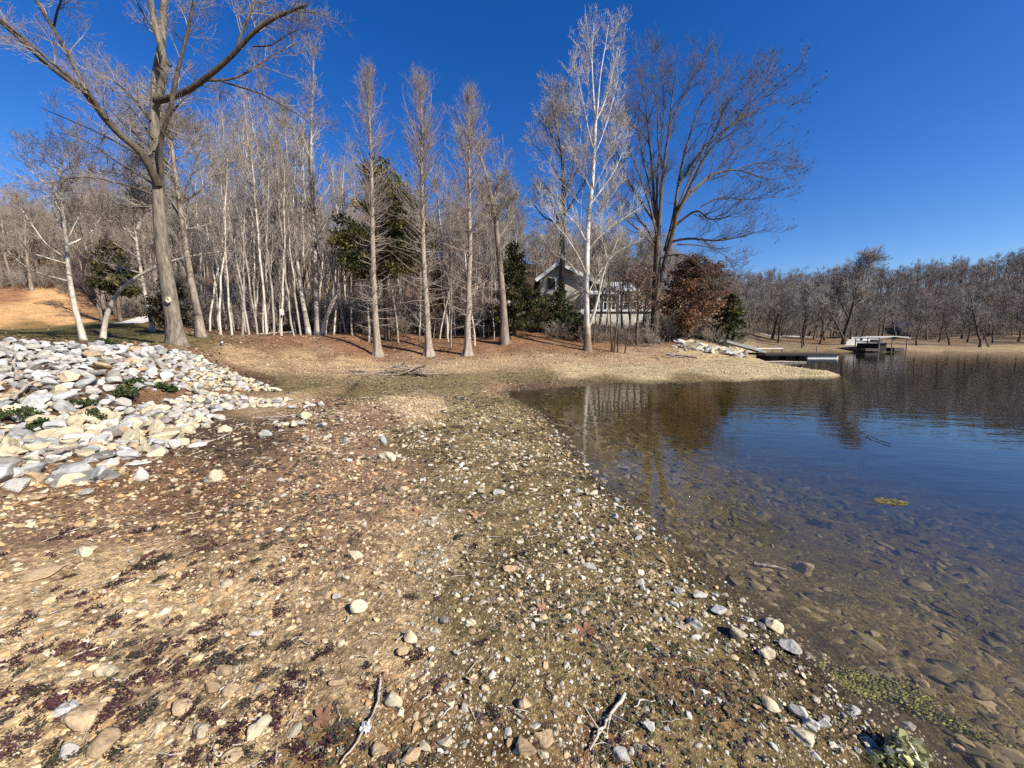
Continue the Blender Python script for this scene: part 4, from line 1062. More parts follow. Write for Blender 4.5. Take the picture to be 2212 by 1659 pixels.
def hero(name, label, group, base, trunks, limbs, barkm, limbm, twigm, g, tw, flare=None, extra=None):
    """trunks/limbs: lists of (P (K,3), R (K)) in world space"""
    base = np.array(base); root = tree_root(name, base, label, 'tree', group)
    tr = [(P - base, R, 14) for P, R in trunks]
    if flare:
        ns = []
        for P, R, S in tr:
            h = P[:, 2]; ns.append((P, R * (1 + flare[0] * np.exp(-np.maximum(h, 0) / flare[1])), S))
        tr = ns
    mb = MB()
    for P, R, S in tr:
        V, Q = tube_arrays(P, R, S)
        # buttress fluting near the ground and gentle lumps
        c = np.repeat(P, S, 0); d = V - c
        th_ = np.arctan2(d[:, 1], d[:, 0]); hgt = c[:, 2]
        k = 1 + .16 * np.sin(th_ * 5 + 1.3) * np.exp(-np.maximum(hgt, 0) / (.5 if flare else .3)) + .05 * vnoise(th_ * 2, hgt * 2.5, 3)
        mb.add(c + d * k[:, None], Q)
    obj('trunk', mb.mesh('trunk', M[barkm], True), root)
    if limbs:
        obj('limbs', tube_mesh('limbs', [(P - base, R, 8) for P, R in limbs], M[limbm]), root)
    Ks = 12
    PP = np.stack([resample(P - base, Ks) for P, R in limbs]); RR_ = np.stack([np.interp(np.linspace(0, 1, Ks), np.linspace(0, 1, len(R)), R) for P, R in limbs])
    sets = tw(g, PP, RR_)
    obj('crown', tube_mesh('crown', sets, M[twigm]), root)
    return root, sets

# --- the big tree on the left
g = np.random.default_rng(41)
BY = 13.5
base = hit(385, 746)[0]; BY = base[1]
c3 = lambda pts: [(a / 3.0, b / 3.0) for a, b in pts]      # pixels of an enlarged crop
def LM(pts, dY, r0, r1, **k): return limb(c3(pts), BY, dY, r0, r1, **k)
tr_pts = [(385, 752), (376, 700), (368, 650), (360, 600), (352, 550), (346, 500), (344, 450), (343, 417), (338, 360), (334, 300), (333, 250), (336, 215)]
trunk = limb(tr_pts, BY, 0.2, .255, .13, K=24)
fork1 = limb([(336, 225), (335, 190), (336, 150), (345, 122), (350, 105), (353, 33), (354, -30), (350, -160)], BY + .2, .3, .13, .06, K=18)
fork2 = limb([(340, 215), (352, 180), (358, 150), (354, 125), (350, 105), (335, 60), (325, 0), (318, -120)], BY + .1, -.4, .12, .05, K=18)
limbs = [LM([(1025, 1200), (980, 1090), (900, 960), (780, 880), (650, 730), (590, 640), (550, 590)], -1.6, .135, .10, K=16),
         LM([(550, 590), (440, 520), (280, 400), (100, 220), (-60, 90), (-200, -60)], -1.0, .085, .05),
         LM([(545, 585), (480, 520), (330, 400), (150, 240), (-30, 100), (-160, 0)], -2.0, .06, .03),
         LM([(560, 590), (490, 440), (350, 190), (230, 0), (150, -160)], -.5, .07, .04),
         LM([(350, 170), (370, 70), (400, 0), (420, -120)], -.8, .035, .02),
         LM([(1050, 1270), (1045, 1100), (1025, 920), (1100, 750), (1130, 560), (1160, 420), (1210, 230), (1260, 0), (1290, -150)], [.2, .02, -.2, -.3, -.3, -.3, -.35, -.4, -.5], .085, .03, K=20),
         LM([(1100, 750), (1170, 660), (1230, 610), (1290, 560)], .4, .03, .015),
         LM([(1020, 655), (1100, 640), (1230, 585), (1330, 510), (1430, 430), (1530, 340), (1640, 200), (1790, 110), (1990, 30)], -1.0, .105, .035, K=18),
         LM([(1530, 340), (1565, 200), (1650, 20), (1700, -140)], .6, .05, .025),
         LM([(1535, 335), (1610, 240), (1700, 130), (1830, 60), (2080, 90)], 1.2, .045, .015),
         LM([(1330, 520), (1450, 525), (1540, 510), (1660, 430), (1790, 340), (1930, 280)], 1.0, .045, .012),
         LM([(1440, 528), (1590, 575), (1720, 610), (1850, 700), (1950, 740), (2060, 850)], .2, .035, .010),
         LM([(1640, 300), (1760, 300), (1850, 230), (1960, 180)], -.5, .025, .010),
         LM([(975, 780), (880, 650), (800, 570), (730, 518)], -.6, .045, .03),
         LM([(1105, 430), (1050, 330), (1000, 200), (930, 90), (870, 0), (820, -150)], .6, .045, .02),
         LM([(1000, 980), (870, 860), (760, 770), (640, 600), (560, 520)], 1.4, .03, .01),
         LM([(990, 900), (860, 700), (700, 560), (640, 480)], 1.8, .028, .01),
         LM([(1000, 1060), (860, 980), (700, 890), (530, 810), (380, 750), (270, 700)], 1.2, .035, .01),
         LM([(985, 1190), (900, 1130), (780, 1070), (640, 960), (500, 880), (380, 860)], 2.0, .03, .01),
         LM([(990, 1260), (870, 1215), (700, 1165), (560, 1145), (440, 1150), (330, 1190)], -.8, .04, .012),
         LM([(1090, 110), (1140, 230), (1180, 300), (1250, 180), (1270, 20)], .5, .02, .01)]
def tw_big(g, P, R):
    return twiggery(g, P, R, n=(9, 6, 5), L=(1.25, .6, .3), ang=.7, up=.10, rmax=(.022, .010, .006), t0=.18, minr=.0038)
root, _ = hero('bare_tree', 'tall bare grey-barked tree with forked limbs beside the white riprap', None, base, [trunk, fork1, fork2], limbs, 'bark_big', 'bark_limb', 'twig_big', g, tw_big, flare=(.5, .35))
# pale scar of a sawn limb
pc = at(363, 648, BY - .27) - base
mb = MB(); tt = np.linspace(0, 2 * np.pi, 17)[:-1]
for (r0, y0), (r1, y1) in (((.085, .05), (.095, -.02)), ((.095, -.02), (.06, -.035)), ((.06, -.035), (.05, -.015)), ((.05, -.015), (.0, -.015))):
    V_ = np.r_[np.c_[r0 * np.cos(tt), np.full(16, y0), r0 * 1.25 * np.sin(tt)], np.c_[r1 * np.cos(tt), np.full(16, y1), r1 * 1.25 * np.sin(tt)]] + pc
    mb.add(V_, [(i, (i + 1) % 16, 16 + (i + 1) % 16, 16 + i) for i in range(16)])
M['scar'] = plain('sawn_wood', (.52, .40, .26), .8, .3, 12)
tag(obj('limb_scar', mb.mesh('limb_scar', M['scar'], True), root), 'round pale scar of a sawn-off limb')

# --- pale leaning trees on the lawn (hand-shaped)
def px_tree(name, label, group, trunk_px, Y, r0, r1, limb_px, barkm, twigm, seed, n=(9, 6, 4), L=(1.5, .8, .4), dY=0.0, flare=(.35, .3), autol=10, autoL=2.2, autot=.45, ang=.7, up=.08, minr=.006, limbm=None, rmax=(.03, .014, .009)):
    g = np.random.default_rng(seed)
    tp = list(trunk_px); b = hit(tp[0][0], tp[0][1], 120)[0]
    if Y is None: Y = b[1]
    b = at(tp[0][0], tp[0][1], Y)
    b[2] = ground(b[:1], b[1:2])[0]
    P, R = limb([(tp[0][0], tp[0][1] + 4)] + tp, Y, dY, r0, r1, K=22)
    P[0, 2] = min(P[0, 2], b[2] - .15)
    lm = []
    for pts, d, a, c in limb_px: lm.append(limb(pts, Y, d, a, c, K=12))
    if autol:
        AP, AR = grow(g, P[None], R[None], autol, autot, 1.0, lambda t: autoL * (1.25 - t), ang, up, .12, 12, r0 * .45, rfac=.55)
        for i in range(len(AP)): lm.append((AP[i], AR[i]))
    def tw(g_, PP, RR_): return twiggery(g_, PP, RR_, n=n, L=L, ang=.7, up=up, rmax=rmax, t0=.15, minr=minr)
    return hero(name, label, group, b, [(P, R)], lm, barkm, limbm or barkm, twigm, g, tw, flare)

px_tree('pale_tree', 'pale slender tree leaning left on the lawn behind the riprap', 'pale trees on the lawn', [(182, 735), (168, 690), (158, 650), (148, 590), (144, 530), (138, 480), (134, 430), (130, 385), (133, 345)], None, .105, .03,
        [([(150, 608), (120, 600), (80, 590), (45, 570), (15, 540)], -1.0, .035, .018), ([(146, 570), (110, 560), (75, 550), (50, 530)], -1.5, .036, .016), ([(145, 560), (100, 530), (65, 480), (38, 440)], -.5, .03, .016), ([(142, 500), (125, 480), (112, 450), (105, 425)], 1, .032, .016), ([(143, 530), (170, 520), (200, 500), (222, 460)], 1, .03, .016),
         ([(134, 440), (95, 420), (60, 390), (30, 375)], 1, .022, .016), ([(131, 400), (160, 370), (200, 380)], -1, .032, .016)], 'bark_birch', 'twig_big', 501, autol=13, autot=.5, autoL=2.9, L=(1.2, .6, .35), n=(6, 5, 3), up=.1, minr=.005)
px_tree('pale_tree', 'pale arching trunk bent over behind the big grey tree', 'pale trees on the lawn', [(222, 734), (228, 690), (238, 660), (255, 630), (280, 608), (310, 590), (340, 575)], None, .10, .055,
        [([(340, 575), (365, 565), (410, 553), (460, 545), (495, 541)], 1.0, .04, .018), ([(310, 592), (270, 580), (225, 568), (190, 556)], .6, .03, .018), ([(352, 572), (362, 555), (372, 530)], .4, .032, .016), ([(275, 612), (262, 590), (258, 570)], .2, .015, .016)], 'bark_birch', 'twig_big', 502, autol=3, autoL=1.0, autot=.6, n=(5, 4, 3), L=(.8, .45, .3))
px_tree('pale_tree', 'pale thin tree with a broken hanging limb left of the big trunk', 'pale trees on the lawn', [(332, 716), (318, 660), (307, 600), (298, 550), (292, 500), (288, 450), (285, 410), (284, 370)], None, .10, .025,
        [([(298, 495), (304, 465), (310, 445), (322, 430)], -.3, .10, .075), ([(300, 556), (262, 535), (238, 520)], -.8, .03, .018), ([(296, 520), (275, 500), (255, 480)], -.4, .025, .018), ([(303, 590), (320, 585), (330, 570)], .4, .015, .016)], 'bark_birch', 'twig_big', 503, autol=9, autot=.5, n=(8, 5, 4), L=(1.3, .7, .4))
px_tree('bare_tree', 'grey bare tree with a pale forked limb close behind the big trunk', None, [(432, 694), (415, 620), (402, 540), (392, 470), (387, 440), (380, 380), (372, 330), (368, 280)], 20.5, .17, .06,
        [([(388, 442), (405, 400), (420, 350), (433, 325)], -.5, .06, .02), ([(388, 440), (430, 415), (455, 380), (500, 330)], .5, .06, .02), ([(385, 420), (370, 380), (350, 340), (340, 280)], 1, .06, .015), ([(395, 480), (360, 420), (310, 380), (270, 350)], 1.5, .05, .012)], 'bark_hard', 'twig_hard', 504, autol=14, autoL=3.2, autot=.45, n=(9, 6, 4), L=(1.8, .9, .45), flare=(.6, .4), minr=.007)

# --- bald cypresses: straight flared trunks with fine side branches
def cypress(label, u, vb, vt, Y, seed, w=1.0, dens=1.0):
    g = np.random.default_rng(seed)
    b = at(u, vb, Y); b[2] = ground(b[:1], b[1:2])[0]
    top = at(u, vt, Y); hgt = top[2] - b[2]
    K = 26; t = np.linspace(0, 1, K)
    P = b + np.c_[np.cumsum(g.normal(0, .03, K)), np.cumsum(g.normal(0, .03, K)), t * hgt]
    P = resample(P, K); R = .235 * (1 - t) ** .85 + .012
    root = tree_root('cypress', b, label, 'tree', 'bare cypresses standing on the bank')
    P0 = P - b; P0[0, 2] = -.2
    fl = 1 + 1.05 * np.exp(-np.maximum(P0[:, 2], 0) / .55)
    # finer rows near the foot for the flare
    tz = np.r_[[-.2, 0, .15, .3, .5, .75, 1.05, 1.5], np.linspace(2, hgt, 22)]
    Pf = np.stack([np.interp(tz, P0[:, 2], P0[:, i]) for i in range(3)], -1); Pf[:, 2] = tz
    Rf = (.22 * (1 - np.clip(tz / hgt, 0, 1)) ** .8 + .012) * (1 + .95 * np.exp(-np.maximum(tz, 0) / .45))
    S = 22; V, Q = tube_arrays(Pf, Rf, S); c = np.repeat(Pf, S, 0); d = V - c; th_ = np.arctan2(d[:, 1], d[:, 0])
    k = 1 + .17 * np.sin(th_ * 6 + seed) * np.exp(-np.maximum(c[:, 2], 0) / .8) + .06 * vnoise(th_ * 2, c[:, 2] * 3, seed)
    obj('trunk', MB().add(c + d * k[:, None], Q).mesh('trunk', M['bark_cyp'], True), root)
    Lf = lambda t: w * np.interp(t, [0, .1, .25, .45, .62, .8, .92, 1], [.9, 1.6, 2.0, 2.0, 2.3, 2.2, 1.4, .5]) * hgt / 19
    af = lambda t: np.interp(t, [0, .3, .6, .8, 1], [1.45, 1.35, 1.0, .72, .4])
    n1 = int(80 * dens); 
    B1, R1 = grow(g, P0[None], R[None], n1, .10, .5, Lf, af, .02, .12, 7, .028, jl=.45, rfac=.35)
    n2 = int(150 * dens)
    B2, R2 = grow(g, P0[None], R[None], n2, .48, .99, Lf, af, .10, .09, 7, .026, jl=.4, rfac=.4)
    R1 = np.maximum(R1, .007); R2 = np.maximum(R2, .007)
    T1, TR1 = grow(g, B1, R1, 5, .2, 1, .5, .7, .03, .15, 4, .009, jl=.5)
    T2, TR2 = grow(g, B2, R2, 7, .15, 1, .75, .5, .14, .12, 4, .009, jl=.5)
    T3, TR3 = grow(g, T2, TR2, 2, .2, 1, .4, .5, .12, .1, 3, .007, jl=.5)
    sets = [(B1, R1, 4), (B2, R2, 4), (T1, np.maximum(TR1, .005), 3), (T2, np.maximum(TR2, .0045), 3), (T3, np.maximum(TR3, .004), 3)]
    obj('crown', tube_mesh('crown', sets, M['twig_cyp']), root)
    return root
cypress('left cypress with flared trunk standing before the dark green pine', 817, 770, 158, 27, 61, .8)
cypress('middle cypress of the three with broom-shaped crown', 928, 770, 182, 27.5, 62, 1.15, 1.15)
cypress('right cypress of the three nearest the inlet', 1009, 769, 208, 27.5, 63, 1.05, 1.1)

# --- white sycamore
c4 = lambda pts: [(1008 + a * .4557, 36 + b * .4557) for a, b in pts]
g = np.random.default_rng(44)
SY = 30.0; base = at(1268, 758, SY); base[2] = ground(base[:1], base[1:2])[0]
def LS(pts, dY, r0, r1, **k): return limb(c4(pts), SY, dY, r0, r1, **k)
trunk = LS([(572, 1595), (574, 1540), (572, 1460), (568, 1330), (570, 1200), (571, 1050), (578, 950), (590, 850), (598, 750), (605, 650), (608, 560), (610, 510)], 0.0, .25, .115, K=24)
lead1 = LS([(610, 520), (605, 430), (598, 320), (592, 200), (600, 80), (603, 30)], .8, .075, .015, K=16)
lead2 = LS([(611, 515), (622, 420), (628, 320), (640, 230), (660, 130), (672, 40)], -.6, .085, .012, K=16)
limbs = [LS([(575, 1480), (600, 1420), (622, 1340), (645, 1220), (668, 1140), (740, 1100), (800, 1070), (840, 1050)], -1.5, .13, .04, K=16),
         LS([(571, 1080), (540, 1010), (500, 960), (455, 920), (410, 890)], -1.2, .055, .012), LS([(583, 930), (545, 900), (500, 840), (450, 790), (420, 750)], 1.2, .055, .012), LS([(570, 1290), (500, 1180), (440, 1120), (400, 1100)], 1, .05, .012),
         LS([(570, 1230), (540, 1150), (480, 1050), (400, 960), (370, 900)], -2, .05, .012), LS([(592, 830), (560, 760), (520, 700), (500, 620)], -.8, .045, .012), LS([(597, 770), (570, 660), (545, 560), (525, 470), (510, 390)], 1.2, .05, .01),
         LS([(604, 640), (575, 540), (560, 440), (535, 330), (520, 230)], -1.2, .05, .01), LS([(575, 1000), (620, 930), (680, 860), (720, 790)], -1.0, .05, .012), LS([(582, 900), (640, 820), (700, 740), (740, 640)], 1.5, .05, .012),
         LS([(590, 840), (625, 760), (670, 690), (700, 600), (720, 500)], -1.6, .05, .012), LS([(603, 660), (640, 580), (670, 480), (700, 380), (720, 270)], .8, .05, .01), LS([(611, 500), (650, 420), (680, 320), (700, 220), (715, 170)], 1.0, .045, .008),
         LS([(600, 700), (630, 640), (680, 600), (750, 560)], -.8, .035, .01), LS([(570, 1120), (610, 1060), (690, 990), (770, 940), (830, 900)], 1.4, .045, .01), LS([(569, 1330), (600, 1260), (640, 1200), (690, 1120), (720, 1050)], 1.6, .035, .01),
         LS([(606, 420), (580, 330), (560, 230), (555, 150)], .5, .03, .006), LS([(595, 230), (580, 150), (575, 80)], .3, .02, .006), LS([(655, 160), (690, 110), (700, 90)], .2, .02, .006), LS([(668, 1140), (640, 1060), (630, 980), (650, 900)], -.6, .03, .008)]
def tw_syc(g, P, R): return twiggery(g, P, R, n=(13, 7, 3), L=(1.7, .85, .45), ang=.6, up=.14, rmax=(.024, .012, .008), t0=.2, minr=.0062)
root, sets = hero('sycamore', 'white-trunked sycamore with a forked low limb before the house', None, base, [trunk, lead1, lead2], limbs, 'bark_syc', 'bark_syc', 'twig_syc', g, tw_syc, flare=(.7, .5))
tips = np.concatenate([P[:, -1] for P, R, S in sets[1:]]); tips = tips[g.random(len(tips)) < .10]
V_, Q_ = leaf_cards(g, tips, np.full(len(tips), .055))
tag(obj('leaves', mesh_np('leaves', V_, [Q_], M['litter'], False, np.repeat(np.array([[.16, .11, .07]]) * g.uniform(.5, 1.4, len(tips))[:, None], 6, 0)), root), 'few brown seed balls and leaves left on the twigs')

# --- the large vase-shaped tree right of the house
g = np.random.default_rng(45)
OY = 35.5; base = at(1415, 744, OY); base[2] = ground(base[:1], base[1:2])[0]
def LO(pts, dY, r0, r1, **k): return limb(c4(pts), OY, dY, r0, r1, **k)
trunk = LO([(893, 1565), (893, 1480), (895, 1350), (900, 1230), (903, 1120), (905, 1040)], 0, .40, .30, K=18)
trunk2 = LO([(905, 1330), (930, 1200), (955, 1100), (985, 1000), (995, 930)], -.8, .22, .17, K=14)
limbs = [LO([(903, 1060), (890, 900), (878, 700), (855, 480), (825, 270), (815, 180)], 1.0, .17, .012, K=16), LO([(908, 1050), (920, 870), (935, 700), (962, 520), (972, 380), (990, 250), (1025, 170)], -1.0, .19, .012, K=16),
         LO([(940, 1110), (985, 950), (1000, 800), (1030, 650), (1070, 520), (1120, 390), (1190, 210)], 1.5, .17, .012, K=16), LO([(990, 950), (1050, 830), (1130, 650), (1250, 520), (1400, 380), (1570, 240)], -2.0, .15, .012, K=16),
         LO([(1000, 910), (1080, 820), (1160, 745), (1290, 715), (1430, 785), (1580, 735)], 2.5, .13, .012, K=16), LO([(965, 1010), (1060, 930), (1110, 905), (1135, 970), (1220, 955), (1345, 905)], -2.5, .13, .012, K=16),
         LO([(955, 1070), (1050, 1048), (1130, 1058), (1200, 1065), (1330, 1035), (1430, 1005)], -3.0, .12, .012, K=16), LO([(895, 980), (830, 880), (770, 790), (740, 700), (690, 600), (630, 530)], 2.0, .13, .012, K=16),
         LO([(873, 620), (835, 545), (760, 505), (680, 470), (640, 500)], -1.0, .07, .012), LO([(1005, 800), (1100, 640), (1190, 560), (1300, 480), (1450, 405), (1610, 370)], 1.0, .11, .012, K=16),
         LO([(1000, 1080), (1100, 1080), (1200, 1110), (1310, 1200)], 2.0, .07, .01), LO([(1060, 830), (1180, 730), (1300, 620), (1390, 600)], 3.5, .08, .01), LO([(985, 940), (1060, 760), (1120, 640), (1180, 430), (1240, 260)], 3.0, .10, .01),
         LO([(903, 1040), (860, 860), (800, 700), (760, 600), (740, 480), (760, 400)], -2.5, .11, .01), LO([(930, 720), (900, 560), (910, 420), (880, 300), (870, 200)], -2.0, .08, .01), LO([(962, 520), (1000, 420), (1060, 330), (1090, 210)], -1.5, .06, .01),
         LO([(1130, 650), (1180, 540), (1220, 420), (1330, 300), (1420, 260)], -1.0, .07, .01), LO([(900, 1100), (820, 1010), (750, 960), (690, 900), (640, 850)], -2.5, .09, .01), LO([(1110, 900), (1200, 850), (1300, 870), (1420, 860), (1500, 850)], -1.0, .06, .01),
         LO([(905, 1020), (900, 850), (905, 700), (925, 560), (940, 400), (930, 260)], .3, .12, .012, K=16), LO([(900, 1000), (870, 820), (830, 640), (800, 480), (790, 330)], .8, .10, .012, K=16), LO([(895, 1080), (840, 980), (790, 930), (720, 850), (680, 760)], 1.0, .08, .012, K=16),
         LO([(1250, 520), (1330, 420), (1400, 330), (1470, 250)], .5, .05, .01), LO([(1290, 720), (1380, 690), (1480, 700), (1590, 720)], .8, .05, .01), LO([(900, 1150), (960, 1130), (1040, 1120), (1110, 1180), (1170, 1260)], -3, .08, .01)]
def tw_oak(g, P, R): return twiggery(g, P, R, n=(15, 8, 3), L=(2.5, 1.2, .55), ang=.62, up=.12, rmax=(.045, .018, .010), t0=.2, minr=.0068)
root, sets = hero('bare_tree', 'broad dark bare tree spreading over the russet bush by the house', None, base, [trunk, trunk2], limbs, 'bark_oak', 'bark_oak', 'twig_dark', g, tw_oak, flare=(.5, .5))
tips = np.concatenate([P[:, 2:].reshape(-1, 3) for P, R, S in sets[2:]])
wu, wv, wf = project(tips + base)
keep = g.random(len(tips)) < np.clip((wu - 1500) / 260, .015, 1) * .24
tips = tips[keep]
V_, Q_ = leaf_cards(g, tips + g.normal(0, .05, tips.shape), np.full(len(tips), .07))
tag(obj('leaves', mesh_np('leaves', V_, [Q_], M['litter'], False, np.repeat(np.array([[.085, .06, .045]]) * g.uniform(.5, 1.6, len(tips))[:, None], 6, 0)), root), 'dark withered leaves clinging to the outer right branches')

# --- other single trees shaped from the view
px_tree('bare_tree', 'dark thin tree rising behind the left end of the house', None, [(1213, 650), (1214, 600), (1215, 520), (1216, 440), (1218, 380), (1212, 320), (1200, 260), (1192, 220)], 40, .34, .05,
        [([(1217, 430), (1235, 390), (1270, 330), (1290, 280)], 1, .10, .02), ([(1217, 400), (1190, 350), (1165, 320), (1148, 310)], -1, .09, .02), ([(1216, 470), (1240, 430), (1262, 400), (1270, 360)], -1.5, .10, .02), ([(1215, 340), (1230, 270), (1225, 220)], 0, .06, .02), ([(1213, 330), (1185, 280), (1178, 240)], 1, .06, .02)],
        'bark_oak', 'twig_hard', 505, autol=14, autoL=5, autot=.35, n=(8, 6, 4), L=(2.2, 1.1, .6), minr=.009)
px_tree('bare_tree', 'thick grey tree leaning left right of the three cypresses', None, [(1090, 708), (1087, 660), (1081, 583), (1074, 510), (1067, 446), (1055, 400), (1047, 365), (1038, 340)], 31, .30, .10,
        [([(1066, 440), (1085, 400), (1090, 340), (1085, 290)], 1, .06, .015), ([(1048, 365), (1030, 320), (1010, 290)], -.5, .06, .015), ([(1075, 520), (1110, 470), (1130, 430), (1150, 400)], 1.0, .04, .012)], 'bark_hard', 'twig_hard', 506, autol=14, autoL=3.6, autot=.4, n=(8, 6, 4), L=(1.7, .9, .5), minr=.0075)
MULTI = 'pale trunk of the three-stemmed clump at the sapling grove edge'
px_tree('bare_tree', 'tallest upright stem of the pale triple-trunked clump', 'triple-trunked clump', [(688, 724), (685, 680), (682, 600), (680, 520), (676, 440), (672, 390), (672, 330), (672, 260), (676, 190), (678, 130)], 30.5, .24, .02,
        [([(675, 420), (690, 370), (700, 330)], .5, .05, .01), ([(673, 370), (655, 300), (650, 230)], .5, .05, .01)], 'bark_sap', 'twig_hard', 507, autol=26, autoL=2.6, autot=.32, ang=.5, up=.14, n=(5, 4, 2), L=(1.3, .7, .4), minr=.0075)
px_tree('bare_tree', 'stem leaning left in the pale triple-trunked clump', 'triple-trunked clump', [(668, 722), (655, 660), (645, 590), (632, 480), (622, 380), (618, 300), (612, 240)], 30.6, .19, .02, [([(640, 540), (632, 440), (640, 330), (650, 280)], .5, .06, .01)], 'bark_sap', 'twig_sap', 508, autol=22, autoL=2.4, autot=.4, ang=.5, up=.14, n=(7, 5, 3), L=(1.2, .6, .4), minr=.007)
px_tree('bare_tree', 'stem bending right in the pale triple-trunked clump', 'triple-trunked clump', [(697, 722), (706, 680), (725, 640), (750, 598), (775, 560), (790, 535), (812, 505)], 30.4, .18, .06, [([(775, 560), (800, 520), (830, 500)], .6, .06, .02)], 'bark_sap', 'twig_sap', 509, autol=7, autoL=1.6, autot=.5, n=(6, 4, 3), L=(1.0, .6, .4), minr=.0065)

# small dark stems beside the sycamore
for k, (pts, Y, lab) in enumerate([([(1322, 752), (1319, 690), (1315, 600), (1312, 530)], 30.5, 'leftmost dark thin stem beside the white sycamore'), ([(1327, 756), (1333, 700), (1336, 630), (1350, 560)], 30.0, 'dark thin stem second from the white sycamore'),
        ([(1335, 755), (1334, 700), (1330, 640), (1322, 560)], 30.3, 'dark thin stem third from the white sycamore'), ([(1350, 757), (1362, 700), (1364, 640), (1375, 560)], 29.8, 'slanting thin stem midway between the sycamore and broad tree'), ([(1282, 735), (1287, 690), (1288, 640)], 33, 'short dark stem just behind the sycamore foot')]):
    px_tree('sapling', lab, 'dark stems by the sycamore', pts, Y, .065, .015, [], 'bark_oak', 'twig_dark', 520 + k, autol=7, autoL=1.6, autot=.3, n=(5, 4), L=(.8, .45), ang=.6, up=.15, minr=.006, flare=(.2, .2))

# --- generic bare trees (templates, then copies)
def t_sapling(seed, h=13, r0=.085, low=.3, nb=30, bl=1.7, K=14):
    g = np.random.default_rng(seed); t = np.linspace(0, 1, K)
    lean = g.normal(0, .05, 2)
    P = np.c_[np.cumsum(g.normal(0, .05, K)) + lean[0] * h * t, np.cumsum(g.normal(0, .05, K)) + lean[1] * h * t, t * h]; P[0, 2] = -.3
    R = r0 * (1 - t) ** .8 + .01
    B, BR = grow(g, P[None], R[None], nb, low, .99, lambda t: bl * (1.3 - t), .62, .16, .12, 6, .022, jl=.5)
    BR = np.maximum(BR, .009)
    T, TR = grow(g, B, BR, 5, .2, 1, .7, .6, .12, .15, 4, .010, jl=.5)
    U, UR = grow(g, T, TR, 2, .2, 1, .4, .6, .1, .15, 3, .008, jl=.5)
    return tube_mesh('trunk', [(P, R, 7)], M['bark_sap']), tube_mesh('crown', [(B, BR, 4), (T, np.maximum(TR, .0062), 3), (U, np.maximum(UR, .0052), 3)], M['twig_sap'])

def t_hard(seed, h=16, r0=.22, barkm='bark_hard', twigm='twig_hard', minr=.012, n=(16, 6, 5, 3), spread=.33, low=.3, K=10):
    g = np.random.default_rng(seed); t = np.linspace(0, 1, K)
    lean = g.normal(0, .06, 2)
    P = np.c_[np.cumsum(g.normal(0, .12, K)) + lean[0] * h * t, np.cumsum(g.normal(0, .12, K)) + lean[1] * h * t, t * h * .93]; P[0, 2] = -.5
    R = r0 * (1 - t) ** .75 + .03
    R = R * (1 + .5 * np.exp(-t * h / .6))
    B, BR = grow(g, P[None], R[None], n[0], low, .97, lambda t: spread * h * (1.35 - t), .72, .10, .14, 8, r0 * .45, jl=.35, rfac=.6)
    T, TR = grow(g, B, BR, n[1], .25, 1, .13 * h, .62, .10, .16, 5, r0 * .16, jl=.4)
    U, UR = grow(g, T, TR, n[2], .2, 1, .065 * h, .6, .10, .18, 4, .02, jl=.4)
    sets = [(T, np.maximum(TR, minr), 3), (U, np.maximum(UR, minr * .8), 3)]
    if n[3]:
        W_, WR = grow(g, U, UR, n[3], .2, 1, .038 * h, .6, .08, .18, 3, .012, jl=.4); sets.append((W_, np.maximum(WR, minr * .65), 3))
    return tube_mesh('trunk', [(P, R, 8), (B, np.maximum(BR, minr), 5)], M[barkm]), tube_mesh('crown', sets, M[twigm])

SAP = [t_sapling(600 + i, h=h, r0=r, low=l) for i, (h, r, l) in enumerate([(14, .085, .35), (12.5, .062, .3), (15.5, .105, .4), (10, .05, .25), (13, .07, .45), (8, .04, .2), (11, .055, .35)])]
SAPH = [14, 12.5, 15.5, 10, 13, 8, 11]
HARD = [t_hard(700 + i) for i in range(6)]
FARH = [t_hard(800 + i, h=15, r0=.22, barkm='bark_far', twigm=('twig_far', 'twig_far', 'twig_red', 'twig_far', 'twig_far')[i], minr=.022, n=(16, 6, 5, 2), spread=.34, low=.22) for i in range(5)]

def place_tree(name, temp, p, s, rz, label, cat, group, tilt=(0, 0)):
    r = tree_root(name, p, label, cat, group, rz, s); r.rotation_euler = (tilt[0], tilt[1], rz)
    obj('trunk', temp[0], r); obj('crown', temp[1], r)
    return r

# sapling grove: positions in plan, then named from left to right
g = np.random.default_rng(71)
sp_ = []
def ptest(x, y, d): return all((x - a) ** 2 + (y - b) ** 2 > d * d for a, b in sp_)
for u, v, Y in [(477, 716, 24.5), (500, 722, 24.8), (522, 724, 25.2), (540, 722, 26), (556, 722, 26.5), (574, 720, 27), (590, 716, 28), (607, 714, 28.5), (635, 716, 29), (650, 712, 30), (705, 715, 31), (720, 712, 31.5), (760, 716, 31.5), (795, 722, 30.5), (975, 728, 29.8), (1025, 722, 30.5), (860, 720, 31), (905, 716, 32)]:
    p = at(u, v, Y); sp_.append((p[0], p[1]))
tries = 0
while len(sp_) < 150 and tries < 6000:
    tries += 1
    Y = g.uniform(25.5, 46); u = g.uniform(440, 1120)
    X = (u - 1106) / 831 * Y
    p = at(u, 700, Y)
    if Y < 28 + (u - 560) / 120: continue
    if 755 < u < 915 and Y < 35: continue
    if ptest(p[0], p[1], .6): sp_.append((p[0], p[1]))
sp_ = np.array(sp_); zz = ground(sp_[:, 0], sp_[:, 1]); su_, sv_, sf_ = project(np.c_[sp_, zz])
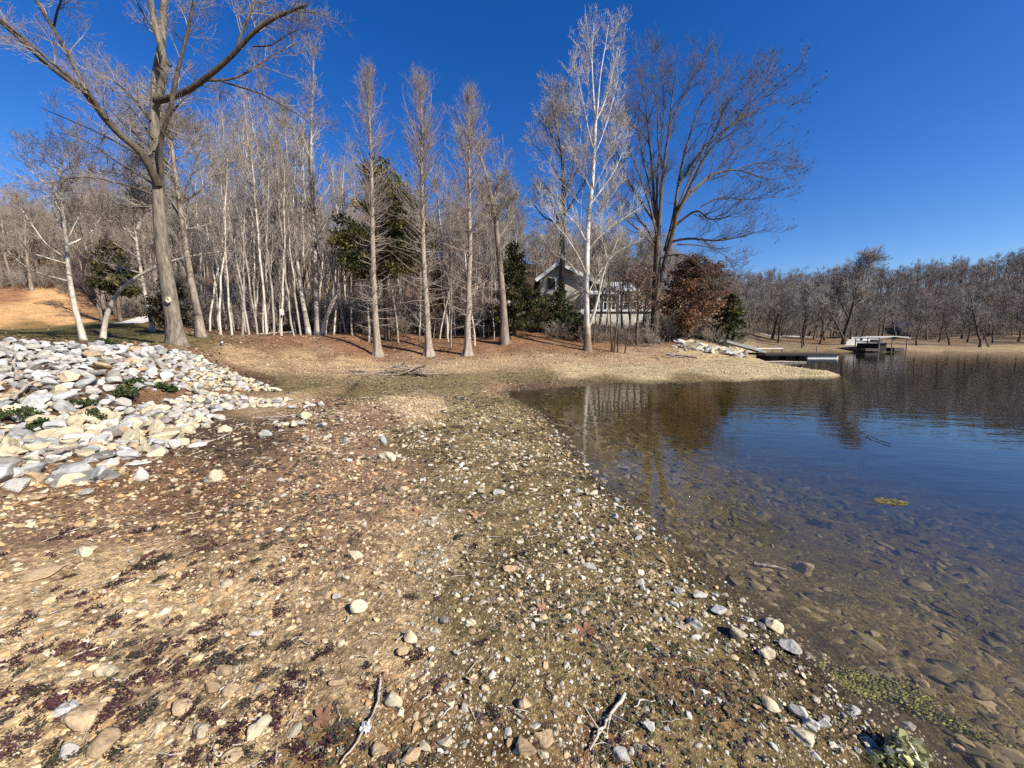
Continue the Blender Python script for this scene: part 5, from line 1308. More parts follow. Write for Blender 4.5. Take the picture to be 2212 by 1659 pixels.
for rank, i in enumerate(np.argsort(su_)):
    k = int(g.integers(0, len(SAP))); vt = np.interp(su_[i], [440, 520, 620, 700, 760, 840, 1000, 1120], [310, 280, 290, 300, 340, 400, 410, 455]) + g.normal(0, 40)
    Hh = at(su_[i], vt, sp_[i][1])[2] - zz[i]
    small = i > 20 and g.random() < .35
    s = Hh / SAPH[k] * (g.uniform(.4, .8) if small else g.uniform(.85, 1.05))
    where = 'left of the triple trunk' if su_[i] < 665 else 'right of the triple trunk' if su_[i] < 930 else 'behind the cypresses'
    place_tree('sapling', SAP[k], (sp_[i][0], sp_[i][1], zz[i]), s, g.uniform(0, 6.28), 'thin pale sapling %s, %s from the grove\'s left end' % (where, ordinal(rank)), 'sapling', 'saplings of the grove', (g.normal(0, .06), g.normal(0, .075)))
    # tiny pale marker on one sapling
# white marker board fixed to a sapling
p = at(609, 674, 28.35)
tag(obj('marker', MB().box(-.13, .13, -.02, .02, -.22, .22).mesh('marker', M['white'])), 'small pale board fixed low on a sapling of the grove', 'marker').location = p

# hardwoods on the slope behind, left to right
hw = []; tries = 0
while len(hw) < 95 and tries < 8000:
    tries += 1
    if len(hw) < 40: Y = g.uniform(36, 60); u = g.uniform(-250, 420)
    else: Y = g.uniform(46, 80); u = g.uniform(380, 1560)
    if 1120 < u < 1560 and Y < 58: continue
    p = at(u, 600, Y)
    if all((p[0] - a[0]) ** 2 + (p[1] - a[1]) ** 2 > 6 for a in hw):
        z = ground(p[:1], p[1:2])[0]; uu, vv, _ = project(np.array([p[0], p[1], z]))
        if uu < 220 and vv > 632: continue          # keep the bare orange slope open
        hw.append((p[0], p[1], z, uu, vv))
hw = np.array(hw)
for rank, i in enumerate(np.argsort(hw[:, 3])):
    u = hw[i, 3]
    vt = np.interp(u, [-250, 0, 60, 130, 250, 350, 450, 600, 800, 1000, 1200, 1400, 1560], [430, 450, 440, 400, 400, 400, 420, 430, 440, 450, 500, 540, 590]) + g.normal(0, 22)
    Hh = at(u, vt, hw[i, 1])[2] - hw[i, 2]
    s = np.clip(Hh / 16, .45, 1.5)
    where = 'above the orange bank' if u < 260 else 'behind the big grey tree' if u < 450 else 'behind the sapling grove' if u < 1110 else 'behind the house'
    place_tree('hardwood_tree', HARD[int(g.integers(0, 6))], tuple(hw[i, :3]), s, g.uniform(0, 6.28), 'bare hardwood %s, %s from the slope\'s left end' % (where, ordinal(rank)), 'tree', 'hardwoods on the wooded slope', (g.normal(0, .04), g.normal(0, .04)))

# thin dark trees between the shore and the house
for k, (u, v, Y, s_) in enumerate([(1262, 722, 37.5, .42), (1292, 724, 38, .55), (1308, 726, 37, .4), (1343, 728, 37.5, .5), (1362, 728, 38.5, .45), (1385, 730, 38, .5), (1395, 732, 36.5, .36)]):
    q = at(u, v, Y); q[2] = ground(q[:1], q[1:2])[0]
    place_tree('hardwood_tree', HARD[k % 6], tuple(q), s_, k * 1.3, 'small bare tree screening the house front, %s from its left end' % ordinal(k), 'tree', 'small trees before the house', (.02 * (k % 3 - 1), .03 * (k % 4 - 1.5)))
# far shore row, each a tree
fr = []; tries = 0
while len(fr) < 62 and tries < 5000:
    tries += 1
    u = g.uniform(1585, 2420); Y = g.uniform(60, 84)
    if 1860 < u < 1960 and Y < 70: continue
    p = at(u, 740, Y); z = ground(p[:1], p[1:2])[0]
    if z < .25: continue
    if all((p[0] - a[0]) ** 2 + (p[1] - a[1]) ** 2 > 5 for a in fr): fr.append((p[0], p[1], z, u))
fr = np.array(fr)
for rank, i in enumerate(np.argsort(fr[:, 3])):
    s = g.uniform(.38, .70)
    place_tree('shore_tree', FARH[int(g.integers(0, 5))], tuple(fr[i, :3]), s, g.uniform(0, 6.28), 'dark bare tree on the far shore, %s of the row from its left end' % ordinal(rank), 'tree', 'bare trees along the far shore', (g.normal(0, .09), g.normal(0, .12)))
px_tree('shore_tree', 'tallest forked tree on the far shore beside the boat canopy', None, [(1822, 745), (1824, 720), (1835, 690), (1845, 650), (1850, 620), (1858, 595), (1866, 575)], 64, .32, .05,
        [([(1823, 735), (1810, 705), (1795, 680), (1775, 640)], -1, .20, .04), ([(1835, 690), (1815, 650), (1800, 620), (1795, 600)], 1.5, .16, .03), ([(1840, 670), (1865, 640), (1885, 610), (1888, 590)], 1, .14, .03), ([(1826, 720), (1860, 695), (1890, 680), (1905, 660)], -1.5, .14, .03), ([(1848, 640), (1835, 610), (1830, 590)], -1, .10, .02)],
        'bark_far', 'twig_far', 530, autol=10, autoL=5, autot=.4, n=(9, 6, 4), L=(2.8, 1.4, .7), minr=.018, rmax=(.05, .03, .02))

# far woods as masses (uncountable)
def woods(name, label, temps, spots, g, smin, smax, mat_names):
    cache = []
    for a, b in temps:
        Vs = []; Fs = []; nb = 0; ix = []
        for j, me in enumerate((a, b)):
            v = np.empty(len(me.vertices) * 3, np.float32); me.vertices.foreach_get('co', v)
            q = np.empty(len(me.loops), np.int32); me.loops.foreach_get('vertex_index', q)
            Vs.append(v.reshape(-1, 3)); Fs.append(q.reshape(-1, 4) + nb); nb += len(v) // 3; ix.append(np.full(len(q) // 4, j))
        cache.append((np.concatenate(Vs), np.concatenate(Fs), np.concatenate(ix)))
    VV, FF, II = [], [], []; nb = 0
    for x, y, z, sc in spots:
        k = int(g.integers(0, len(cache))); v, q, ix = cache[k]; a = g.uniform(0, 6.28); s = sc * g.uniform(smin, smax)
        c, si = math.cos(a) * s, math.sin(a) * s
        VV.append(np.c_[v[:, 0] * c - v[:, 1] * si + x, v[:, 0] * si + v[:, 1] * c + y, v[:, 2] * s + z]); FF.append(q + nb); nb += len(v); II.append(ix + (2 if g.random() < .3 else 0))
    me = mesh_np(name, np.concatenate(VV), [np.concatenate(FF)], [M[m] for m in mat_names], True, None, np.concatenate(II))
    return tag(obj(name, me), label, name.replace('_', ' '), kind='stuff')
WT = [t_hard(900 + i, h=15, r0=.22, barkm='bark_far', twigm='twig_far', minr=.03, n=(16, 6, 4, 0), spread=.34, low=.12, K=6) for i in range(4)]
def spots_in(n, ulo, uhi, ylo, yhi, dmin, cond=None):
    out = []; tries = 0
    xs = g.uniform(ulo, uhi, n * 30); ys = np.sqrt(g.uniform(ylo ** 2, yhi ** 2, n * 30))
    P = at(xs, np.full(len(xs), 700.0), ys); z = ground(P[:, 0], P[:, 1])
    for i in range(len(xs)):
        if z[i] < .6: continue
        if cond is not None and not cond(xs[i], ys[i]): continue
        if all((P[i, 0] - a[0]) ** 2 + (P[i, 1] - a[1]) ** 2 > dmin * dmin for a in out):
            out.append((P[i, 0], P[i, 1], z[i], 1.0))
            if len(out) >= n: break
    return out
sp1 = spots_in(760, 1480, 2750, 82, 165, 2.0, lambda u, y: not (1840 < u < 2030 and y < 98))
woods('far_woods', 'bare grey-brown woods covering the hill across the lake', WT, sp1, g, .45, .80, ['bark_far', 'twig_far', 'bark_far', 'twig_red'])
sp2 = spots_in(330, -600, 1500, 58, 104, 2.6, lambda u, y: not (1100 < u < 1500 and y < 66))
woods('hill_woods', 'bare woods on the hill behind the house and grove', WT, sp2, g, .5, .8, ['bark_hard', 'twig_hard', 'bark_hard', 'twig_hard'])
# underbrush at the wood edge
BR = []
sp4 = spots_in(260, -500, 1480, 56, 96, 1.5)
for i in range(4):
    gb = np.random.default_rng(950 + i); P0 = np.zeros((14, 5, 3)); 
    for j in range(14):
        a = gb.uniform(0, 6.28); d = np.array([math.cos(a) * .6, math.sin(a) * .6, 1.0]); P0[j] = d * np.linspace(0, 1, 5)[:, None] * gb.uniform(.8, 1.9) + gb.normal(0, .04, (5, 3)) + np.r_[gb.normal(0, .25, 2), 0]
    R0 = np.tile(np.linspace(.014, .007, 5), (14, 1)); T, TR = grow(gb, P0, R0, 7, .2, 1, .6, .6, .08, .2, 4, .009); U, UR = grow(gb, T, TR, 3, .2, 1, .3, .6, .05, .2, 3, .007)
    BR.append((tube_mesh('b0', [(P0, R0, 3)], M['twig_hard']), tube_mesh('b1', [(T, np.maximum(TR, .007), 3), (U, np.maximum(UR, .006), 3)], M['twig_hard'])))
sp3 = spots_in(380, 380, 1260, 25, 50, .6, lambda u, y: y > 30.5 + (u - 560) / 110 and not (1150 < u < 1260 and y > 42)) + spots_in(160, -100, 420, 34, 56, .8, lambda u, y: not (u < 270 and y < 50))
sp3 += spots_in(70, 1420, 1640, 36, 48, .6) + [(a, b, c, .55) for a, b, c, d in spots_in(70, 1180, 1420, 33, 39, .5)] + [(a, b, c, 1.6) for a, b, c, d in spots_in(260, 1560, 2500, 76, 120, 1.5)]
sp3 += [(a, b, c, 2.4) for a, b, c, d in sp4]
woods('underbrush', 'tangled bare underbrush at the foot of the woods', BR, sp3, g, .7, 1.6, ['bark_hard', 'twig_hard', 'bark_hard', 'twig_red'])

# --- evergreens and leafy bushes
def leafy(name, label, u, vb, vt, wpx, Y, seed, cols, kind='cone', nleaf=7000, size=.10, barkm='bark_oak', group=None, cat='tree', lean=0.0, low=.08):
    g = np.random.default_rng(seed)
    b = at(u, vb, Y); b[2] = ground(b[:1], b[1:2])[0]; h = at(u, vt, Y)[2] - b[2]; w = wpx / F * Y / 2
    root = tree_root(name, b, label, cat, group)
    K = 8; t = np.linspace(0, 1, K); P = np.c_[g.normal(0, .03, K) + lean * t * h, g.normal(0, .03, K), t * h * .96]; P[0, 2] = -.2
    R = np.linspace(.028 * h * .6 + .04, .015, K)
    prof = {'cone': ([0, .1, .3, .6, .85, 1], [.75, 1, .9, .6, .3, .03]), 'dome': ([0, .15, .4, .65, .85, 1], [.7, .95, 1, .9, .6, .1]), 'pine': ([0, .12, .3, .45, .6, .75, .9, 1], [.25, .5, .75, 1, .85, .7, .4, .05])}[kind]
    nb = 90
    tb = g.uniform(low, .98, nb); L = np.interp(tb, *prof) * w * g.uniform(.7, 1.12, nb)
    az = g.uniform(0, 6.28, nb); upk = np.where(kind == 'dome', .5, .22)
    base = np.stack([np.interp(tb, t, P[:, i]) for i in range(3)], -1)
    d = np.stack([np.cos(az), np.sin(az), np.full(nb, upk) + g.normal(0, .12, nb)], -1)
    B = base[:, None] + d[:, None] * (L[:, None] * np.linspace(0, 1, 5)[None])[..., None] + np.array([0, 0, -.18]) * (np.linspace(0, 1, 5) ** 2)[None, :, None] * L[:, None, None] * .6
    B[..., 2] = np.maximum(B[..., 2], .08)
    obj('trunk', tube_mesh('trunk', [(P, R, 8), (B, np.tile(np.linspace(.03, .01, 5), (nb, 1)), 3)], M[barkm]), root)
    pr = L / L.sum(); bi = g.choice(nb, nleaf, p=pr); tt_ = g.random(nleaf) ** .55
    i0 = np.minimum((tt_ * 4).astype(int), 3); ww = (tt_ * 4 - i0)[:, None]
    C = B[bi, i0] * (1 - ww) + B[bi, i0 + 1] * ww + g.normal(0, 1, (nleaf, 3)) * np.array([.16, .16, .10]) * (w / 1.6 * .6 + .35)
    C[:, 2] = np.maximum(C[:, 2], .05)
    V_, Q_ = leaf_cards(g, C, np.full(nleaf, size))
    bc = np.array(cols)[g.integers(0, len(cols), nb)] * g.uniform(.65, 1.4, nb)[:, None]
    c = np.repeat(bc[bi] * g.uniform(.65, 1.35, nleaf)[:, None], 6, 0)
    obj('crown', mesh_np('crown', V_, [Q_], M['veg'], False, c), root)
    return root
EV = [(.055, .055, .018), (.075, .07, .022), (.04, .048, .016), (.085, .07, .03)]
PINE = [(.10, .10, .03), (.14, .125, .04), (.07, .08, .025), (.17, .145, .055)]
RUS = [(.17, .085, .05), (.13, .07, .045), (.22, .115, .065), (.11, .06, .04), (.27, .16, .10)]
leafy('pine_tree', 'dark green pine with clumped crown behind the left cypress', 836, 718, 324, 205, 32.0, 81, PINE, 'pine', 14000, .13, low=.36)
leafy('cedar_tree', 'small dark cedar in the woods left of the big trunk', 258, 690, 495, 110, 31, 82, [(.085, .075, .03), (.11, .09, .04), (.07, .065, .025)], 'cone', 4500, .12, low=.3)
leafy('cedar_tree', 'olive cedar behind the thick leaning grey tree', 1112, 712, 512, 130, 33.5, 83, EV, 'cone', 9000, .10)
leafy('cedar_tree', 'low dark cedar against the house gable', 1212, 700, 608, 70, 36.5, 84, [(.04, .05, .018), (.055, .06, .02), (.03, .04, .016)], 'cone', 4000, .09)
leafy('cedar_tree', 'dark cedar right of the russet bush', 1572, 742, 622, 85, 38, 85, EV, 'cone', 5500, .11)
leafy('russet_tree', 'russet-leaved bushy tree beneath the broad bare tree', 1488, 738, 552, 140, 36.5, 86, RUS, 'dome', 11000, .105)
leafy('russet_tree', 'dusky purple-brown leafy sapling left of the broad bare trunk', 1375, 735, 560, 110, 34, 87, [(.17, .10, .085), (.13, .075, .065), (.2, .12, .09)], 'dome', 1500, .085, low=.4)
leafy('shrub', 'dark evergreen shrub behind the big trunk on the lawn edge', 375, 722, 600, 75, 21, 88, [(.06, .05, .025), (.045, .04, .02), (.09, .07, .04)], 'dome', 3800, .07, cat='shrub')
leafy('shrub', 'dark shrub in shade beside the house gable', 1178, 700, 630, 60, 36, 89, [(.05, .045, .02), (.04, .04, .018)], 'dome', 2200, .09, cat='shrub')
leafy('shrub', 'green shrub in front of the house corner', 1247, 715, 672, 45, 34, 90, [(.06, .07, .025), (.05, .05, .02)], 'dome', 1600, .08, cat='shrub')
leafy('cedar_tree', 'small cedar deep in the grove behind the middle cypress', 955, 712, 560, 90, 38, 91, PINE, 'cone', 4000, .12)

# ------------------------------------------------------------------ house
def siding_mat():
    m, nt, b, out = new_mat('lap_siding')
    v = coords(nt); sx = nt.nodes.new('ShaderNodeSeparateXYZ'); nt.links.new(v, sx.inputs[0])
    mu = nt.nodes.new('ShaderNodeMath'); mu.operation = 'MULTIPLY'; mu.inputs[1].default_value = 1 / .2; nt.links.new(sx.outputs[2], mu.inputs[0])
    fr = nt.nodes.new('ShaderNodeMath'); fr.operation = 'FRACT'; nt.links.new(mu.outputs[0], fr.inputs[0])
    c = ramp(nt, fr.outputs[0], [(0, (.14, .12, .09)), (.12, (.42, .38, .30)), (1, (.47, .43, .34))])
    c = mix(nt, 1.0, c, ramp(nt, noise(nt, v, 2, 4), [(.3, (.85,) * 3), (.7, (1.05,) * 3)]), 'MULTIPLY')
    nt.links.new(c, b.inputs['Base Color']); b.inputs['Roughness'].default_value = .7
    bump(nt, b, fr.outputs[0], .6, .03)
    return m
M['siding'] = siding_mat()
M['roof'] = plain('grey_shingles', (.13, .12, .115), .9, .3, 10)
M['roof_white'] = plain('white_roof_sheet', (.55, .55, .54), .5, .08, 2)
M['stucco'] = plain('white_masonry', (.50, .48, .43), .85, .15, 3)
M['glass_dark'] = plain('dark_glass', (.02, .024, .03), .08, .1, 1, spec=.6, bs=0)
M['dark'] = plain('dark_interior', (.02, .018, .016), .8, .2, 2)
M['dockwood'] = plain('dark_dock_boards', (.07, .058, .048), .75, .4, 5)
M['metal'] = plain('dull_metal', (.26, .26, .255), .45, .2, 4, metal=.6)
M['bluegrey'] = plain('blue_grey_siding', (.14, .16, .19), .8, .15, 3)
M['concrete'] = plain('pale_concrete', (.46, .44, .41), .9, .2, 2)

HY = 44.0
hx = lambda u, Y=HY: float((u - 1106) / F * Y)
hz = lambda v, Y=HY: float(CZ + (HORIZON - v) / F * Y)
hroot = tag(empty('house', (hx(1255), HY, hz(680))), 'beige-sided lakeside house with a gable and a glazed porch among the trees', 'house')
hb = np.array([hx(1255), HY, hz(680)])
def hpart(name, mb, mat, parent=hroot, label=None):
    me = mb.mesh(name, M[mat] if isinstance(mat, str) else mat)
    v = np.empty(len(me.vertices) * 3, np.float32); me.vertices.foreach_get('co', v); v = v.reshape(-1, 3) - hb; me.vertices.foreach_set('co', v.astype(np.float32).ravel())
    o = obj(name, me, parent)
    if label: o['label'] = label
    return o
xl, xr, xa = hx(1166), hx(1257), hx(1203); zap, zel, zer, zb = hz(577), hz(605), hz(603), hz(690)
# gable wall with a depth of 9 m
hpart('wall', MB().prism([(xl, zb), (xr, zb), (xr, zer), (xa, zap), (xl, zel)], HY, HY + 9), 'siding')
ov = .45
def roofslab(x0, z0, x1, z1, y0, y1, th_):
    n = np.array([-(z1 - z0), x1 - x0]); n = n / np.linalg.norm(n) * th_
    if n[1] < 0: n = -n
    return MB().prism([(x0, z0), (x1, z1), (x1 + n[0], z1 + n[1]), (x0 + n[0], z0 + n[1])], y0, y1)
sl = (zap - zel) / (xa - xl); sr = (zap - zer) / (xr - xa)
mbr = roofslab(xl - ov, zel - ov * sl + .02, xa, zap + .02, HY - .7, HY + 9.5, .16)
b2 = roofslab(xa, zap + .02, xr + 2.6, zer - 2.6 * sr + .02, HY - .7, HY + 9.5, .16)
mbr.add(np.concatenate(b2.V), np.concatenate(b2.F4), np.concatenate(b2.F3))
rf = hpart('roof', mbr, 'roof')
f1 = roofslab(xl - ov, zel - ov * sl - .16, xa, zap - .16, HY - .74, HY - .703, .36); f2 = roofslab(xa, zap - .16, xr + 2.6, zer - 2.6 * sr - .16, HY - .74, HY - .703, .36)
f1.add(np.concatenate(f2.V), np.concatenate(f2.F4), np.concatenate(f2.F3))
hpart('fascia', f1, 'white', rf)
# gable window: dark opening with white frame
w = hpart('window', MB().box(hx(1181), hx(1198), HY - .06, HY - .004, hz(628), hz(604)), 'white'); hpart('pane', MB().box(hx(1182), hx(1197), HY - .10, HY - .063, hz(627), hz(605)), 'dark', w)
w = hpart('window', MB().box(hx(1200), hx(1212), HY - .06, HY - .004, hz(622), hz(602)), 'white'); hpart('pane', MB().box(hx(1201.5), hx(1210.5), HY - .09, HY - .063, hz(620), hz(604)), 'glass_dark', w)
hpart('corner_trim', MB().box(hx(1252), hx(1259), HY - .08, HY + .2, zb, zer - .1), 'white')
hpart('chimney', MB().box(hx(1213), hx(1222), HY + 4, HY + 4.8, zap - 1.0, hz(566, HY + 4)), 'bluegrey')
# low wing with pale roof, porch and white foundation
wx0, wx1 = xr + .003, hx(1404)
hpart('wing_wall', MB().box(wx0, wx1, HY + 2.5, HY + 8, hz(705), hz(632)), 'siding')
def sheet(x0, x1, y0, z0, y1, z1, th_=.12):
    V = [(x0, y0, z0), (x1, y0, z0), (x1, y1, z1), (x0, y1, z1)]; V2 = [(a, b, c + th_) for a, b, c in V]
    return MB().add(V + V2, [(0, 3, 2, 1), (4, 5, 6, 7), (0, 1, 5, 4), (1, 2, 6, 5), (2, 3, 7, 6), (3, 0, 4, 7)])
hpart('porch_roof', sheet(wx0 + .05, hx(1318), HY - 1.2, hz(641), HY + 4, hz(610, HY + 4)), 'roof_white')
hpart('porch_roof', sheet(hx(1320), hx(1372), HY - 1.0, hz(634), HY + 3.2, hz(615, HY + 3.2)), 'roof_white')
hpart('deck', MB().box(hx(1270), wx1, HY - 1.4, HY + 2.49, hz(676), hz(672)), 'white')
hpart('foundation', MB().box(hx(1262), wx1 - .05, HY - 1.2, HY + 2.4, hz(712), hz(676.3)), 'stucco')
px0, px1 = hx(1288), hx(1345)
hpart('porch_glazing', MB().box(px0, px1, HY - .9, HY + 2.4, hz(671.5), hz(640)), 'glass_dark')
mb = MB()
for u in np.linspace(1287, 1346, 8): mb.box(hx(u) - .05, hx(u) + .05, HY - 1.0, HY - .904, hz(671.5), hz(638))
mb.box(px0, px1, HY - 1.0, HY - .906, hz(639.5), hz(637.5)); mb.box(px0, px1, HY - .99, HY - .907, hz(657), hz(655.6))
hpart('porch_frame', mb, 'white')
mb = MB()
for u in np.linspace(1347, 1402, 15): mb.box(hx(u) - .025, hx(u) + .025, HY - 1.35, HY - 1.3, hz(671.5), hz(656))
mb.box(hx(1346), hx(1403), HY - 1.36, HY - 1.29, hz(656), hz(654.6))
hpart('railing', mb, 'white')
mb = MB(); 
for u in (1372, 1386): mb.box(hx(u) - .08, hx(u) + .08, HY - .8, HY - .64, hz(671.5), hz(636))
hpart('porch_post', mb, 'white')
d_ = hpart('door', MB().box(hx(1351), hx(1361), HY + 2.44, HY + 2.497, hz(671.5), hz(643)), 'glass_dark')
hpart('wing_window', MB().box(hx(1376), hx(1397), HY + 2.44, HY + 2.497, hz(662), hz(643)), 'glass_dark')

# ------------------------------------------------------------------ rock pile right of the broad tree (individual rocks)
g = np.random.default_rng(93)
pts = []
while len(pts) < 75:
    t = g.random(); u = 1455 + t * 150 + g.normal(0, 5); v = np.interp(u, [1450, 1500, 1560, 1610], [736, 741, 752, 764]) + g.uniform(0, 22) * (1 - t * .55)
    pts.append((u, v))
hs = hit([a for a, _ in pts], [b for _, b in pts])
for (u, v), p in zip(pts, hs):
    if np.isnan(p[0]) or p[1] > 48: continue
    s = g.uniform(.15, .42)
    kd = ['limestone', 'greystone', 'creamstone'][g.integers(0, 3)]
    put_rock('bank_rock', ROCK[kd][g.integers(0, 9)], (p[0], p[1], p[2] + s * .2), s * 1.3, s, s * .6, (g.normal(0, .3), g.normal(0, .3), g.uniform(0, 6)), '%s rock in the pale rock pile between the broad tree and the dock' % {'limestone': 'whitish', 'greystone': 'grey', 'creamstone': 'cream'}[kd], 'rock', 'rocks of the bank pile by the dock')

# ------------------------------------------------------------------ dock with gangway
DY = 36.0
dx = lambda u, Y=DY: float((u - 1106) / F * Y)
dk = tag(empty('dock', (dx(1710), DY, 0)), 'low dark floating dock with pale floats left of open water', 'dock'); db = np.array([dx(1710), DY, 0])
def dpart(name, mb, mat, root=None, off=None):
    me = mb.mesh(name, M[mat]); v = np.empty(len(me.vertices) * 3, np.float32); me.vertices.foreach_get('co', v)
    me.vertices.foreach_set('co', (v.reshape(-1, 3) - (db if off is None else off)).astype(np.float32).ravel())
    return obj(name, me, dk if root is None else root)
mb = MB()
for i in range(24):
    x0 = dx(1636) + i * (dx(1792) - dx(1636)) / 24; mb.box(x0, x0 + .26, DY - 1.0, DY + 1.4, .42, .47)
dpart('deck', mb, 'dockwood')
dpart('side_beam', MB().box(dx(1636), dx(1792), DY - 1.08, DY - 1.003, .24, .44), 'dark'); dpart('side_beam', MB().box(dx(1636), dx(1792), DY + 1.403, DY + 1.48, .24, .44), 'dark')
for u0, u1 in ((1650, 1668), (1684, 1702), (1712, 1722)): dpart('float', MB().box(dx(u0), dx(u1), DY - .85, DY + 1.2, -.1, .235), 'dark')
dpart('float', MB().box(dx(1727), dx(1791), DY - .95, DY + 1.3, -.12, .235), 'white')
for u in (1658, 1711, 1790): dpart('mooring_post', MB().tubes(np.array([[dx(u), DY + 1.55, -1], [dx(u), DY + 1.55, 1.1 if u != 1711 else .9]]), np.array([.05, .05]), 8), 'metal')
mb = MB().tubes(np.array([[dx(1645), DY + 1.4, .85], [dx(1712), DY + 1.4, .85]]), np.array([.035, .035]), 6)
for u in (1646, 1668, 1690, 1711): mb.tubes(np.array([[dx(u), DY + 1.4, .4], [dx(u), DY + 1.4, .85]]), np.array([.03, .03]), 6)
dpart('rail', mb, 'metal')
ga = tag(empty('gangway', (dx(1640), DY, .5)), 'narrow sloping gangway leading down from the bank to the dock', 'gangway'); gb_ = np.array([dx(1640), DY, .5])
A0 = np.array([dx(1560, 35.5), 35.5, hz(738, 35.5)]); A1 = np.array([dx(1641), DY - .2, .52]); A0[2] = max(A0[2], ground(A0[:1], A0[1:2])[0] + .1)
def ramp_box(y0, y1, zo, th_): 
    V = [(A0[0], A0[1] + y0, A0[2] + zo), (A1[0], A1[1] + y0, A1[2] + zo), (A1[0], A1[1] + y1, A1[2] + zo), (A0[0], A0[1] + y1, A0[2] + zo)]; V2 = [(a, b, c + th_) for a, b, c in V]
    return MB().add(V + V2, [(0, 3, 2, 1), (4, 5, 6, 7), (0, 1, 5, 4), (1, 2, 6, 5), (2, 3, 7, 6), (3, 0, 4, 7)])
dpart('walkway', ramp_box(-.5, .5, 0, .05), 'metal', ga, gb_); dpart('side_rail', ramp_box(-.56, -.503, -.05, .2), 'metal', ga, gb_); dpart('side_rail', ramp_box(.503, .56, -.05, .2), 'metal', ga, gb_)
# pale plank drifting before the dock
p = at0(1690, 783); mb = MB().tubes(np.array([[-1.6, .2, .02], [0, .05, .05], [1.6, -.2, .02]]), np.array([.06, .07, .04]), 7)
o = obj('log', mb.mesh('log', M['wood_dead'], True)); o.location = p; tag(o, 'pale log lying at the water edge before the dock', 'log')

# ------------------------------------------------------------------ far boat dock, cabin, ramp
EY = 56.0
ex = lambda u, Y=EY: float((u - 1106) / F * Y)
ez = lambda v, Y=EY: float(CZ + (HORIZON - v) / F * Y)
fd = tag(empty('boat_dock', (ex(1895), EY, 0)), 'far boat dock with a low white gabled canopy over a dark lift', 'boat dock'); fo = np.array([ex(1895), EY, 0])
mb = MB().prism([(ex(1876), ez(731)), (ex(1906), ez(728)), (ex(1939), ez(731.5)), (ex(1939), ez(730)), (ex(1906), ez(726.2)), (ex(1876), ez(729.5))], EY - 1.5, EY + 3)
dpart('canopy', mb, 'concrete', fd, fo)
for u in (1878, 1905, 1936):
    for y in (-1.2, 2.6): dpart('post', MB().tubes(np.array([[ex(u), EY + y, -1], [ex(u), EY + y, ez(730.5)]]), np.array([.07, .07]), 6), 'metal', fd, fo)
dpart('deck', MB().box(ex(1848), ex(1876), EY - 1.4, EY + 2.8, .15, .5), 'dockwood', fd, fo)
dpart('deck', MB().box(ex(1910), ex(1931), EY - 1.3, EY + 2.7, .15, .6), 'dockwood', fd, fo)
dpart('lift', MB().box(ex(1880), ex(1897), EY - 1.0, EY + 2.5, .1, ez(741)), 'dark', fd, fo)
dpart('cover', sheet(ex(1878), ex(1899), EY - 1.3, ez(740.6), EY + 2.6, ez(739), .1), 'bluegrey', fd, fo)
dpart('side_curtain', MB().box(ex(1912), ex(1936), EY + 2.7, EY + 2.75, ez(739), ez(733)), plain and 'concrete', fd, fo)
# cabin among the far trees
cb = tag(empty('cabin', (ex(1975, 86), 86, ez(722, 86))), 'small blue-grey cabin under the trees across the lake', 'cabin'); co = np.array([ex(1975, 86), 86, ez(722, 86)])
CX = lambda u: ex(u, 86)
dpart('wall', MB().box(CX(1956), CX(1992), 86, 92, ez(724, 86), ez(706, 86)), 'bluegrey', cb, co)
dpart('roof', MB().prism([(CX(1952), ez(706.5, 86)), (CX(1996), ez(706.5, 86)), (CX(1974), ez(692, 86))], 85.4, 92.5), 'roof', cb, co)
w = dpart('window', MB().box(CX(1962), CX(1968), 85.93, 85.995, ez(718, 86), ez(710, 86)), 'white', cb, co); dpart('pane', MB().box(CX(1962.8), CX(1967.2), 85.88, 85.927, ez(717, 86), ez(711, 86)), 'glass_dark', w, np.zeros(3) + co)
dpart('porch_post', MB().box(CX(1990), CX(1991.5), 84.6, 84.8, ez(724, 86), ez(707, 86)), 'white', cb, co)
# boat ramp and road strips as sheets on the ground
def strip(name, mat, pxs, Ys, wdt, lab=None):
    rows = []
    for (u, v), Y in zip(pxs, Ys):
        p = at(u, v, Y); rows.append(p)
    R_ = resample(np.array(rows), 24); d = norm(np.gradient(R_, axis=0)); n_p = np.stack([-d[:, 1], d[:, 0], np.zeros(24)], -1)
    V_ = []; 
    for k in range(6): 
        q = R_ + n_p * wdt * (k / 5 - .5); q[:, 2] = ground(q[:, 0], q[:, 1]) + .05; V_.append(q)
    V_ = np.stack(V_, 1).reshape(-1, 3); Q_ = np.array([(i * 6 + k, i * 6 + k + 1, i * 6 + k + 7, i * 6 + k + 6) for i in range(23) for k in range(5)])
    return tag(obj(name, mesh_np(name, V_, [Q_], M[mat], True)), kind='structure')
strip('boat_ramp', 'concrete', [(1866, 747), (1868, 735), (1872, 722)], [60, 70, 80], 4.5)
strip('road', 'concrete', [(1640, 738), (1740, 730), (1860, 724), (1980, 728)], [78, 80, 82, 84], 2.6)
strip('path', 'concrete', [(270, 694), (310, 687), (345, 682), (400, 676)], [29, 32, 35, 38], 1.6)

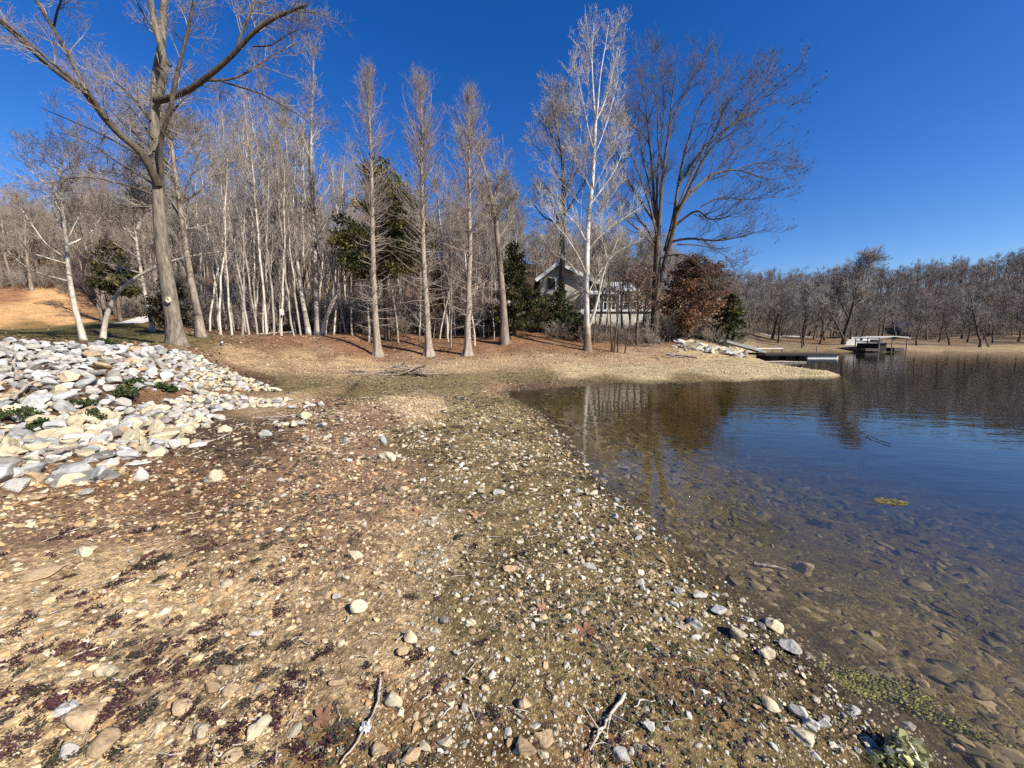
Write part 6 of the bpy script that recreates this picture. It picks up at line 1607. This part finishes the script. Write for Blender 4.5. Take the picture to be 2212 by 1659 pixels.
# ------------------------------------------------------------------ camera, light, sky
cam = bpy.data.cameras.new('camera'); co_ = bpy.data.objects.new('camera', cam); COL.objects.link(co_)
cam.sensor_width = 36; cam.lens = F / W * 36; cam.clip_start = .05; cam.clip_end = 6000
co_.location = (0, 0, CZ); co_.rotation_euler = (math.pi / 2 - PITCH, 0, 0)
SC.camera = co_
SUN_EL, SUN_AZ = rad(36), math.atan2(.84, -.54)       # azimuth from +Y towards +X
sdir = Vector((math.sin(SUN_AZ) * math.cos(SUN_EL), math.cos(SUN_AZ) * math.cos(SUN_EL), math.sin(SUN_EL)))
sl_ = bpy.data.lights.new('sun', 'SUN'); sl_.energy = 5.0; sl_.angle = rad(.5); sl_.color = (1.0, .94, .84)
so = bpy.data.objects.new('sun', sl_); COL.objects.link(so); so.rotation_euler = sdir.to_track_quat('Z', 'Y').to_euler(); so.location = (10, -10, 30)
wd = bpy.data.worlds.new('World'); SC.world = wd; wd.use_nodes = True
nt = wd.node_tree; nt.nodes.clear()
sky = nt.nodes.new('ShaderNodeTexSky'); sky.sky_type = 'NISHITA'; sky.sun_disc = False; sky.sun_elevation = SUN_EL; sky.sun_rotation = SUN_AZ
sky.altitude = 200; sky.air_density = 1.0; sky.dust_density = .35; sky.ozone_density = 3.5
hs_ = nt.nodes.new('ShaderNodeHueSaturation'); hs_.inputs['Saturation'].default_value = 1.36; hs_.inputs['Hue'].default_value = .516
bg = nt.nodes.new('ShaderNodeBackground'); bg.inputs[1].default_value = .082
wo = nt.nodes.new('ShaderNodeOutputWorld')
nt.links.new(sky.outputs[0], hs_.inputs['Color']); nt.links.new(hs_.outputs[0], bg.inputs[0]); nt.links.new(bg.outputs[0], wo.inputs[0])
vs = SC.view_settings; vs.view_transform = 'Standard'; vs.look = 'None'; vs.exposure = .9; vs.gamma = 1
SC.cycles.max_bounces = 6; SC.cycles.transparent_max_bounces = 12; SC.cycles.diffuse_bounces = 3; SC.cycles.glossy_bounces = 3
SC.cycles.use_denoising = False
SC.cycles.caustics_reflective = False; SC.cycles.caustics_refractive = False
